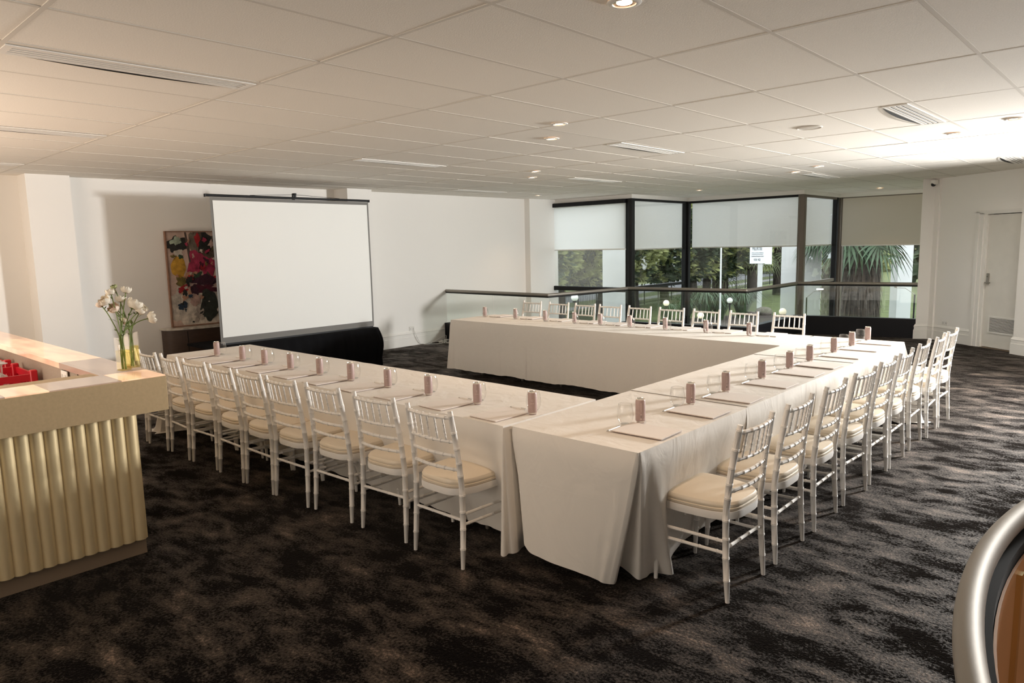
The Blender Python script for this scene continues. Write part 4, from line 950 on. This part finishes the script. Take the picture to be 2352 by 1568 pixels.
for i, y in enumerate(BCAN):
    setting(-.022, y, pi / 2, 'side table', i, 'the draped corner of the side table', .122, -.134, -.042, -.082, -.026, -.262, pi / 2, radians(-150), .04)
CCAN = [-4.87, -4.30, -3.79, -3.32, -2.93, -2.515, -2.05, -1.56, -1.081]
for i, x in enumerate(CCAN):
    setting(x, 5.985, 0, 'back table', i, 'the white wall along the back table', .165, .165, .052, -.045, .10, -.0, 0, radians(-70), .05)

# ------------------------------------------------------------------ floor clutter by the wall
cb = MB()
random.seed(12)
def wire(P, r=.004):
    q = [Vector(p) for p in P]; pts = []
    for i in range(len(q) - 1):
        for s_ in range(8):
            t_ = s_ / 8; a = q[max(i - 1, 0)]; b = q[i]; c = q[i + 1]; d = q[min(i + 2, len(q) - 1)]
            pts.append(.5 * ((2 * b) + (c - a) * t_ + (2 * a - 5 * b + 4 * c - d) * t_ ** 2 + (3 * b - a - 3 * c + d) * t_ ** 3))
    pts.append(q[-1]); cb.tube(pts, r, 6)
wire([(-7.765, 7.07, .29), (-7.72, 7.09, .2), (-7.73, 7.17, .06), (-7.70, 7.25, .008), (-7.6, 7.32, .008), (-7.5, 7.45, .008), (-7.55, 7.62, .01), (-7.66, 7.72, .04), (-7.6, 7.8, .03), (-7.4, 7.72, .008), (-7.0, 7.6, .008)])
wire([(-7.765, 7.09, .29), (-7.70, 7.12, .12), (-7.72, 7.22, .02), (-7.68, 7.4, .008), (-7.62, 7.6, .10), (-7.6, 7.7, .12), (-7.5, 7.62, .01), (-7.3, 7.7, .008)], .003)
for k in range(5):
    c = Vector((-7.5 + random.uniform(-.12, .15), 7.58 + random.uniform(-.08, .1), .02)); R_ = random.uniform(.06, .12); ph_ = random.uniform(0, 6)
    wire([(c.x + R_ * cos(ph_ + a * 1.05), c.y + R_ * .7 * sin(ph_ + a * 1.05), .008 + .06 * abs(sin(a * 1.3 + k)) * (k % 3) / 2) for a in range(9)], .003)
tag(cb.build('extension_cable', M_plastic, None, True), 'tangled white extension cable on the carpet between wall outlet and back table', 'cable')

# ------------------------------------------------------------------ outside
G = -3.7
M_grass = mat('lawn', (.098, .116, .033), .95, var=.35, vscale=1.1, bump=.3, bscale=40, detail=9); M_road = mat('asphalt', (.20, .20, .205), .9, var=.1, vscale=3)
M_path = mat('concrete', (.30, .29, .27), .9, var=.1, vscale=2); M_mulch = mat('mulch', (.07, .05, .04), 1, var=.4, vscale=6)
M_extwhite = mat('render_white', (.60, .60, .585), .8, var=.03, vscale=3)
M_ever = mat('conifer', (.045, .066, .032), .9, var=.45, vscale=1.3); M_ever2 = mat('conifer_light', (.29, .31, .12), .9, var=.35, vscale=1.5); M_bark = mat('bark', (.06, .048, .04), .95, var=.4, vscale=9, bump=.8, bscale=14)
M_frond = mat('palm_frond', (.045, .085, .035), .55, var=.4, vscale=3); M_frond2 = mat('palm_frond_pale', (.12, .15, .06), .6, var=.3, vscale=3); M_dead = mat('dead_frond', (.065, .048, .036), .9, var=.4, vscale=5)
M_strap = mat('strap_leaf', (.035, .075, .025), .5, var=.4, vscale=5); M_hedge = mat('hedge_leaf', (.04, .085, .025), .55, var=.45, vscale=9)
def strip(name, d0, d1, z, m):
    """ground strip parallel to the street fence; d = metres beyond the fence line"""
    fx, fy = -31.3, 45.0; ux, uy = .0, 1.0; e = Vector((-.06, 1.0)).normalized(); nn = Vector((-e.y, e.x)); a = Vector((fx, fy))
    P = [a + nn * d0 - e * 90, a + nn * d1 - e * 90, a + nn * d1 + e * 170, a + nn * d0 + e * 170]
    return struct(MB().prism([tuple(p) for p in P], z - .05, z).build(name, m))
struct(MB().box(-140, 60, 15.35, 230, G - .12, G).build('ground', M_grass)); struct(MB().box(-140, -8.15, -60, 15.35, G - .12, G).build('ground_side', M_grass))
strip('ground_verge', 2.6, 4.2, G + .012, M_path); strip('road', 7.0, 15.0, G + .015, M_road); strip('road_far', 19.0, 27, G + .015, M_road); strip('ground_path', 30.5, 32, G + .015, M_path)
# fence
e = Vector((-.06, 1.0)).normalized(); fo = Vector((-31.3, 45.0))
fe = thing('street_fence', 'long black steel picket fence along the street', 'fence')
pk = MB()
for k in range(-130, 560):
    p = fo + e * (k * .13)
    if p.y > 110: break
    pk.box(p.x - .009, p.x + .009, p.y - .009, p.y + .009, G + .08, G + 1.72)
o = pk.build('pickets', M_blackframe, fe); o['kind'] = 'stuff'
for z in (.2, 1.5):
    a = fo - e * 17; b = fo + e * 64; MB().tube([(a.x, a.y, G + z), (b.x, b.y, G + z)], .022, 6).build('fence_rail', M_blackframe, fe)
for k in range(-6, 26):
    p = fo + e * (k * 2.6); MB().box(p.x - .03, p.x + .03, p.y - .03, p.y + .03, G, G + 1.8).build('fence_post', M_blackframe, fe)
# conifers: one crown mesh, copied
random.seed(31)
def conifer_crown(R_, z0, z1, ncl, mats):
    mb = MB()
    for c in range(ncl):
        while True:
            u = random.uniform(-1, 1); a = random.uniform(0, 2 * pi); rr = sqrt(random.uniform(.30, 1))
            if random.random() < .92: break
        prof = sqrt(max(0, 1 - (u * .92) ** 2)) ** .7; x = R_ * prof * rr * cos(a); y = R_ * prof * rr * sin(a); z = (z0 + z1) / 2 + (z1 - z0) / 2 * u
        mb.mi = 0 if random.random() < .6 else 1
        dirn = Vector((cos(a), sin(a), random.uniform(-.15, .55))).normalized(); L_ = random.uniform(.6, 1.25)
        for q in range(15):
            d = (dirn + Vector((random.gauss(0, .42), random.gauss(0, .42), random.gauss(0, .34)))).normalized(); sd_ = d.cross(Vector((random.gauss(0, 1), random.gauss(0, 1), random.gauss(0, 1)))).normalized() * random.uniform(.07, .15)
            b = Vector((x, y, z)) + d * random.uniform(0, .35) * L_; tip = b + d * L_ * random.uniform(.35, .75); mb.add([b - sd_ * .5, b.lerp(tip, .55) + sd_, tip, b.lerp(tip, .6) - sd_], [(0, 1, 2, 3)])
    return mb.mesh('crown', mats)
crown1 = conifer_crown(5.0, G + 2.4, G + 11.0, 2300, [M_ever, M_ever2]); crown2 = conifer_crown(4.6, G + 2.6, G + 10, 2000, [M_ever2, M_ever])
def trunk(h, r0, r1, m=M_bark):
    return MB().tube([(.08 * sin(k * 1.3), .08 * cos(k * 1.7), G + h * k / 6) for k in range(7)], [r0 + (r1 - r0) * k / 6 for k in range(7)], 10).mesh('trunk', m, True)
tk = trunk(6.5, .42, .25)
def tree(x, y, label, crown, rz, sc=1):
    t_ = thing('conifer_tree', label, 'tree', (x, y, 0), rz, 'dark conifers along the street fence'); put('trunk', tk, t_); put('crown', crown, t_); return t_
def at_px(dx, dy, D): return (2.006 + dx * D, -.89 + dy * D)
TR = [(-29.5, 33.0, crown2, 'pale green conifer seen through the clear blind panel, toward the white wall'), (-29.6, 38.2, crown2, 'pale green conifer in the middle of the clear blind panel'), (-29.0, 42.6, crown2, 'conifer beside the white outdoor column in the clear panel'),
      (-30.0, 48.5, crown1, 'dark conifer just past the black corner post'), (-29.6, 52.5, crown1, 'dark conifer in the middle of the narrow black-framed pane'), (-29.3, 56.8, crown1, 'dark conifer behind the second black corner post'), (-30.4, 61.5, crown1, 'dark conifer leaning over the fence beside the flagpole'), (-31.0, 65.0, crown1, 'dark conifer behind the flagpole, last before the palms'), (-45, 52, crown1, 'distant conifer across the street behind the clear panel'), (-52, 70, crown1, 'distant conifer across the street behind the narrow pane')]
for i, (x, y, c, lb) in enumerate(TR): tree(x, y, lb, c, i * 1.3)
# far shrubs beyond the street so that no bare horizon shows
def bush(name, label, x, y, w, d, h, m, n, leaf, group=None):
    b = thing(name, label, 'bush' if name != 'hedge' else 'hedge', (x, y, G), 0, group); mb = MB()
    for k in range(n):
        a = random.uniform(0, 2 * pi); u = random.uniform(0, 1); rr = random.uniform(.75, 1.0); cz = h * u ** .8; f = sqrt(max(.05, 1 - (u * .9) ** 2))
        p = Vector((w * f * rr * cos(a), d * f * rr * sin(a), cz)); q = Vector((random.gauss(0, 1), random.gauss(0, 1), random.gauss(0, 1))).normalized(); s_ = q.orthogonal().normalized() * leaf * .45; q = q * leaf
        mb.add([p, p + q * .5 + s_, p + q, p + q * .5 - s_], [(0, 1, 2, 3)])
    mb.build('foliage', m, b); MB().tube([(0, 0, 0), (0, 0, h * .6)], [.06, .03], 6).build('stem', M_bark, b); return b
for i, (x, y, w, h) in enumerate([(-66, 78, 9, 8), (-58, 96, 9, 7), (-52, 112, 9, 8), (-40, 122, 10, 8), (-26, 128, 10, 9), (-10, 128, 10, 9)]):
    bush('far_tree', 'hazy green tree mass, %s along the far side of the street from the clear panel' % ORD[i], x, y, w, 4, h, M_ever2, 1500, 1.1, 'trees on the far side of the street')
for i, (x, y, w, h) in enumerate([(-13.5, 88, 6, 15), (-4, 84, 7, 16), (8, 80, 8, 16), (22, 76, 9, 17), (36, 70, 9, 16), (48, 60, 9, 16)]):
    bush('dark_tree', 'tall dark green tree, %s in the row beyond the hedge from the palms' % ORD[i], x, y, w, 5, h, M_ever, 3200, 1.2, 'trees beyond the hedge')
# palms
def fan(mb, c, dirv, R_, n=26, droop=.35, w=.035):
    d = Vector(dirv).normalized(); up = Vector((0, 0, 1)); s_ = d.cross(up); s_ = s_.normalized() if s_.length > .05 else Vector((1, 0, 0)); nrm = s_.cross(d)
    for k in range(n):
        a = radians(-105 + 210 * k / (n - 1)); v = (d * cos(a) + s_ * sin(a)); sd_ = (s_ * cos(a) - d * sin(a)) * w; ln = R_ * (.8 + .2 * cos(a)) * random.uniform(.9, 1.05)
        p1 = Vector(c) + v * ln * .55; p2 = Vector(c) + v * ln - up * ln * droop * random.uniform(.7, 1.3) * .6
        mb.add([Vector(c), p1 + sd_, p2, p1 - sd_], [(0, 1, 2, 3)])
def palm(label, x, y, r, h, nf, fr, trunk_m, shag, mfr, zf=None, tn=18):
    t_ = thing('palm_tree', label, 'tree', (x, y, G)); mb = MB(); rs = random.Random(int(x * 100))
    n = 16; pts = [(0, 0, h * k / n) for k in range(n + 1)]; mb.tube(pts, [r * (1.12 - .12 * k / n + .04 * rs.uniform(-1, 1)) for k in range(n + 1)], 14); mb.build('trunk', trunk_m, t_, True)
    if shag:
        mb = MB()
        for k in range(1500):
            a = rs.uniform(0, 2 * pi); z = rs.uniform(.1, h * .98); ln = rs.uniform(.25, .7); w = rs.uniform(.006, .018); o1 = Vector((cos(a), sin(a), 0)); s_ = Vector((-sin(a), cos(a), 0)) * w
            p = o1 * r * 1.05 + Vector((0, 0, z)); q = o1 * r * rs.uniform(1.1, 1.28) + Vector((0, 0, z - ln)); mb.add([p - s_, p + s_, q + s_ * .3, q - s_ * .3], [(0, 1, 2, 3)])
        mb.build('fibre', shag, t_)
    else:
        mb = MB()                                                        # diamond leaf scars
        for kz in range(int(h / .16)):
            for ka in range(9):
                a = 2 * pi * (ka + .5 * (kz % 2)) / 9; z = .1 + kz * .16; o1 = Vector((cos(a), sin(a), 0)); s_ = Vector((-sin(a), cos(a), 0)) * r * .30
                mb.add([o1 * r * 1.02 + Vector((0, 0, z)), o1 * r * 1.0 + s_ + Vector((0, 0, z + .1)), o1 * r * 1.30 + Vector((0, 0, z + .17)), o1 * r * 1.0 - s_ + Vector((0, 0, z + .1))], [(0, 1, 2, 3)])
        mb.build('leaf_scars', mat('scar_bark', (.17, .15, .12), .95, var=.3, vscale=8), t_)
    for (a, el, st, R_) in fr:
        mb = MB(); d = Vector((cos(a) * cos(el), sin(a) * cos(el), sin(el))); b = Vector((0, 0, zf if zf is not None else h)); c = b + d * st - Vector((0, 0, .25 * st * (1 - sin(el))))
        mb.tube([b, b.lerp(c, .5) + Vector((0, 0, .06 * st)), c], [.03, .022, .014], 6); fan(mb, c, (c - b) + Vector((0, 0, -.4 * st)), R_, tn); mb.build('frond', mfr, t_)
    return t_
random.seed(77)
fr1 = [(-2.39, -.5, .5, .95), (-2.0, -.6, .55, 1.0), (-2.8, -.3, .5, .9), (.75, -.45, .7, 1.05), (.2, -.5, .65, 1.0), (-.5, -.6, .7, .9), (-1.3, -.75, .6, .8), (1.4, -.2, .7, 1.0), (2.4, .1, .7, .9), (-1.6, .4, .7, .9), (.5, .5, .8, .9)]
palm('stout shaggy palm with hanging fan fronds behind the beige blind', -3.82, 18.56, .47, 6.2, 11, fr1, M_bark, M_dead, M_frond, 5.95)
fr2 = [(-2.39, -.35, .50, .85), (-2.7, -.5, .42, .8), (-2.1, -.55, .40, .75), (-1.2, -.3, .5, .75), (-.5, -.2, .5, .7), (.5, .2, .5, .7), (1.8, .2, .5, .7)]
palm('slimmer palm with diamond-patterned bark behind the bronze-framed pane', -4.87, 19.45, .17, 6.4, 7, fr2, mat('palm_bark', (.14, .12, .10), .95, var=.4, vscale=10), None, M_frond, 5.85)
fr3 = [(a, e_, 1.8, 1.9) for a in (-2.9, -2.2, -1.5, -.8, -.1, .8, 1.8, 2.7) for e_ in (-.5, .2)]
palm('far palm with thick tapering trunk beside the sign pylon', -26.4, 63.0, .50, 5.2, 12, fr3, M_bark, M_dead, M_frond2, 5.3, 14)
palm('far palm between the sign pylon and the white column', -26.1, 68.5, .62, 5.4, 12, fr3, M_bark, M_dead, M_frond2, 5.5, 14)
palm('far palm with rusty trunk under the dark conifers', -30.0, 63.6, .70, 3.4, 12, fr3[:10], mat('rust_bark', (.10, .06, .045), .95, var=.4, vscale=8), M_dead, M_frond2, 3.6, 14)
# strap-leaved plants, rocks, hedge
def strap_plant(label, x, y, h, n):
    b = thing('strap_plant', label, 'plant', (x, y, G), 0, 'strap-leaved plants on the lawn edge'); mb = MB()
    for k in range(n):
        a = random.uniform(0, 2 * pi); ln = h * random.uniform(.7, 1.1); sp_ = random.uniform(.2, .9); o1 = Vector((cos(a), sin(a), 0)); s_ = Vector((-sin(a), cos(a), 0)) * .03
        p = o1 * random.uniform(0, .25); q = p + o1 * sp_ * ln * .5 + Vector((0, 0, ln * .9)); r_ = p + o1 * sp_ * ln + Vector((0, 0, ln * (.95 - .5 * sp_)))
        mb.add([p - s_, p + s_, q + s_, q - s_, r_], [(0, 1, 2, 3), (3, 2, 4)])
    mb.build('leaf_clump', M_strap, b)
for i, (x, y, h) in enumerate([(-22.3, 43.0, 1.7), (-21.3, 43.9, 2.1), (-20.6, 44.6, 1.9), (-19.9, 46.6, 2.0), (-22.9, 41.6, 1.3)]): strap_plant('dark strap-leaved clump, %s along the lawn edge below the glazing' % ORD[i], x, y, h, 260)
struct(MB().prism([(-24, 38), (-14, 33), (-12, 44), (-17.5, 50), (-22, 47)], G - .02, G + .02).build('ground_bed', M_mulch))
for i, (x, y, r, lb) in enumerate([(-19.4, 49.3, .62, 'grey boulder on the mulch, larger of two'), (-19.9, 48.2, .38, 'grey boulder on the mulch, smaller of two'), ]):
    mb = MB().ball((0, 0, r * .35), r, r * .8, r * .6, 14, 9); mb.v = [tuple(Vector(p) * (1 + .18 * noise.noise(Vector(p) * 2.3 + Vector((i, 0, 0))))) for p in mb.v]; o = mb.build('boulder', mat('rock', (.16, .13, .11), .9, var=.3, vscale=4), None, True, (x, y, G)); tag(o, lb, 'rock', 'boulders on the lawn')
bush('hedge', 'clipped green hedge behind the white column below the beige blind', -4.6, 27.2, 2.6, .8, 1.5, M_hedge, 2600, .14)
# outdoor columns
def column(label, x, y, w, rz):
    c = thing('outdoor_column', label, 'column', (x, y, G), rz, 'white columns outside the glazing'); MB().cbox(-w / 2, w / 2, -w / 2, w / 2, .25, 8.5, .01).build('shaft', M_extwhite, c); MB().cbox(-w / 2 - .05, w / 2 + .05, -w / 2 - .05, w / 2 + .05, 0, .25, .01).build('base', M_extwhite, c); return c
def cpos(dx, dy, D): k = hypot(dx, dy); return (2.006 + dx / k * D, -.89 + dy / k * D)
column('square white column outside the pane with the clear blind panel', *cpos(-8.44, 12.42, 18.3), .78, radians(33))
column('square white column beside the sign, behind the wide crinkled blind', *cpos(-7.30, 18.62, 22), .44, radians(20))
column('square white column behind the hanging palm fronds', *cpos(-6.78, 18.81, 22), .46, radians(18))
column('square white column between the shaggy palm and the hedge', *cpos(-4.84, 19.4, 22.5), .40, radians(40))
# lamps
def globe_lamp(label, p, r, lit):
    l_ = thing('globe_lamp', label, 'lamp', (p[0], p[1], G), 0, 'globe lamps in the garden'); h = p[2] - G
    MB().tube([(0, 0, 0), (0, 0, h - r * .9)], .035, 8).build('post', M_black, l_, True); MB().lathe([(.09, 0), (.09, .05), (.05, .09)], 12, (0, 0, h - r - .05)).build('collar', M_black, l_, True)
    MB().ball((0, 0, h), r, seg=16, rings=10).build('globe', lit, l_, True)
M_globe = mat('opal_globe', (.80, .79, .77), .3); M_globe2 = mat('opal_globe_lit', (.80, .72, .60), .3, emit=(1, .80, .55), estr=.35)
for p, r, lb, m in [((-13.15, 30.66, -1.09), .135, 'white globe lamp on a black post among the strap plants', M_globe), ((-12.0, 25.64, -1.30), .14, 'globe lamp partly behind a chair back near the strap plants', M_globe2), ((-5.75, 18.5, -.26), .10, 'cream globe lamp in front of the white column by the sign', M_globe2),
                    ((-8.45, 27.23, -.5), .13, 'grey-white globe lamp at the edge of the bronze-framed pane', M_globe), ((-16.34, 22.84, -.52), .155, 'white globe lamp behind the third chair from the white wall', M_globe), ((-14.73, 27.55, -1.04), .14, 'peach-tinted globe lamp behind the sixth chair', M_globe2)]: globe_lamp(lb, p, r, m)
def flood(label, x, y, z, dx, dy):
    f_ = thing('floodlight', label, 'light', (x, y, z)); MB().cbox(-.075, .075, -.05, .05, -.012, .02, .006).build('head', M_whitelamp, f_); MB().box(-.03, .03, -.02, .02, -.05, -.012).build('bracket', M_steel, f_)
    MB().tube([(0, 0, -.05), (dx * .5, dy * .5, -.06), (dx, dy, -.22)], .008, 6).build('arm', M_steel, f_); MB().tube([(dx, dy, -.22), (dx, dy, G - z)], .02, 6).build('post', M_black, f_)
flood('bright floodlight on an arm beside the column behind the palm fronds', *cpos(-6.6, 18.88, 20.3), .40, -.30, -.10)
flood('bright floodlight on a bent arm before the column by the hedge', *cpos(-4.95, 19.38, 20.8), .47, .42, .12)
# flag pole and sign pylon
fp = thing('flagpole', 'slim pale flagpole rising before the dark conifers', 'pole', (-17.98, 39.43, G)); MB().tube([(0, 0, 0), (0, 0, 11)], [.06, .035], 10).build('mast', M_extwhite, fp, True); MB().lathe([(.14, 0), (.14, .06), (.07, .12)], 12).build('base', M_extwhite, fp)
sg = thing('sign_pylon', 'tall white sign pylon with black lettering on the lawn', 'sign', (-21.92, 54.14, G), atan2(.46, 1.05))
MB().cbox(-.19, .19, -.1, .1, 0, 3.6, .01).build('post', M_extwhite, sg)
mb = MB().box(-.80, .36, -.16, .16, 3.56, 7.6).build('sign_box', mat('sign_face', (.80, .82, .84), .5, var=.03, vscale=2), sg)
MB().box(.36, .86, -.155, .40, 3.50, 7.6).build('side_box', mat('sign_side', (.86, .90, .92), .5), sg)
M_letter = mat('letter_black', (.01, .01, .012), .6)
def text(body, x, z, size, sx=1.0):
    c = bpy.data.curves.new('lettering', 'FONT'); c.body = body; c.size = size; c.align_x = 'CENTER'; c.extrude = .008; c.resolution_u = 2
    to = bpy.data.objects.new('lettering', c); COL.objects.link(to); dg = bpy.context.evaluated_depsgraph_get(); me = bpy.data.meshes.new_from_object(to.evaluated_get(dg)); bpy.data.objects.remove(to)
    me.materials.clear(); me.materials.append(M_letter); o = put('lettering', me, sg, (x, -.172, z)); o.rotation_euler = (pi / 2, 0, 0); o.scale = (sx, 1, 1)
text('MELROSE', -.25, 4.62, .36, .50); text('M E L B O U R N E', -.22, 4.35, .15, .72); text('Conference & Reception Centre', -.22, 4.10, .14, .50); text('9338 1422', -.24, 3.78, .26, .45)
MB().box(-.66, .20, -.172, -.16, 4.26, 4.285).build('rule_line', M_letter, sg)

# needles, fronds, leaves and fibres too fine to pick apart: stuff, as parts of their plants
for o in COL.objects:
    if o.parent and o.name.split('.')[0] in ('crown', 'foliage', 'fibre', 'leaf_clump', 'leaf', 'leaf_scars'): o['kind'] = 'stuff'
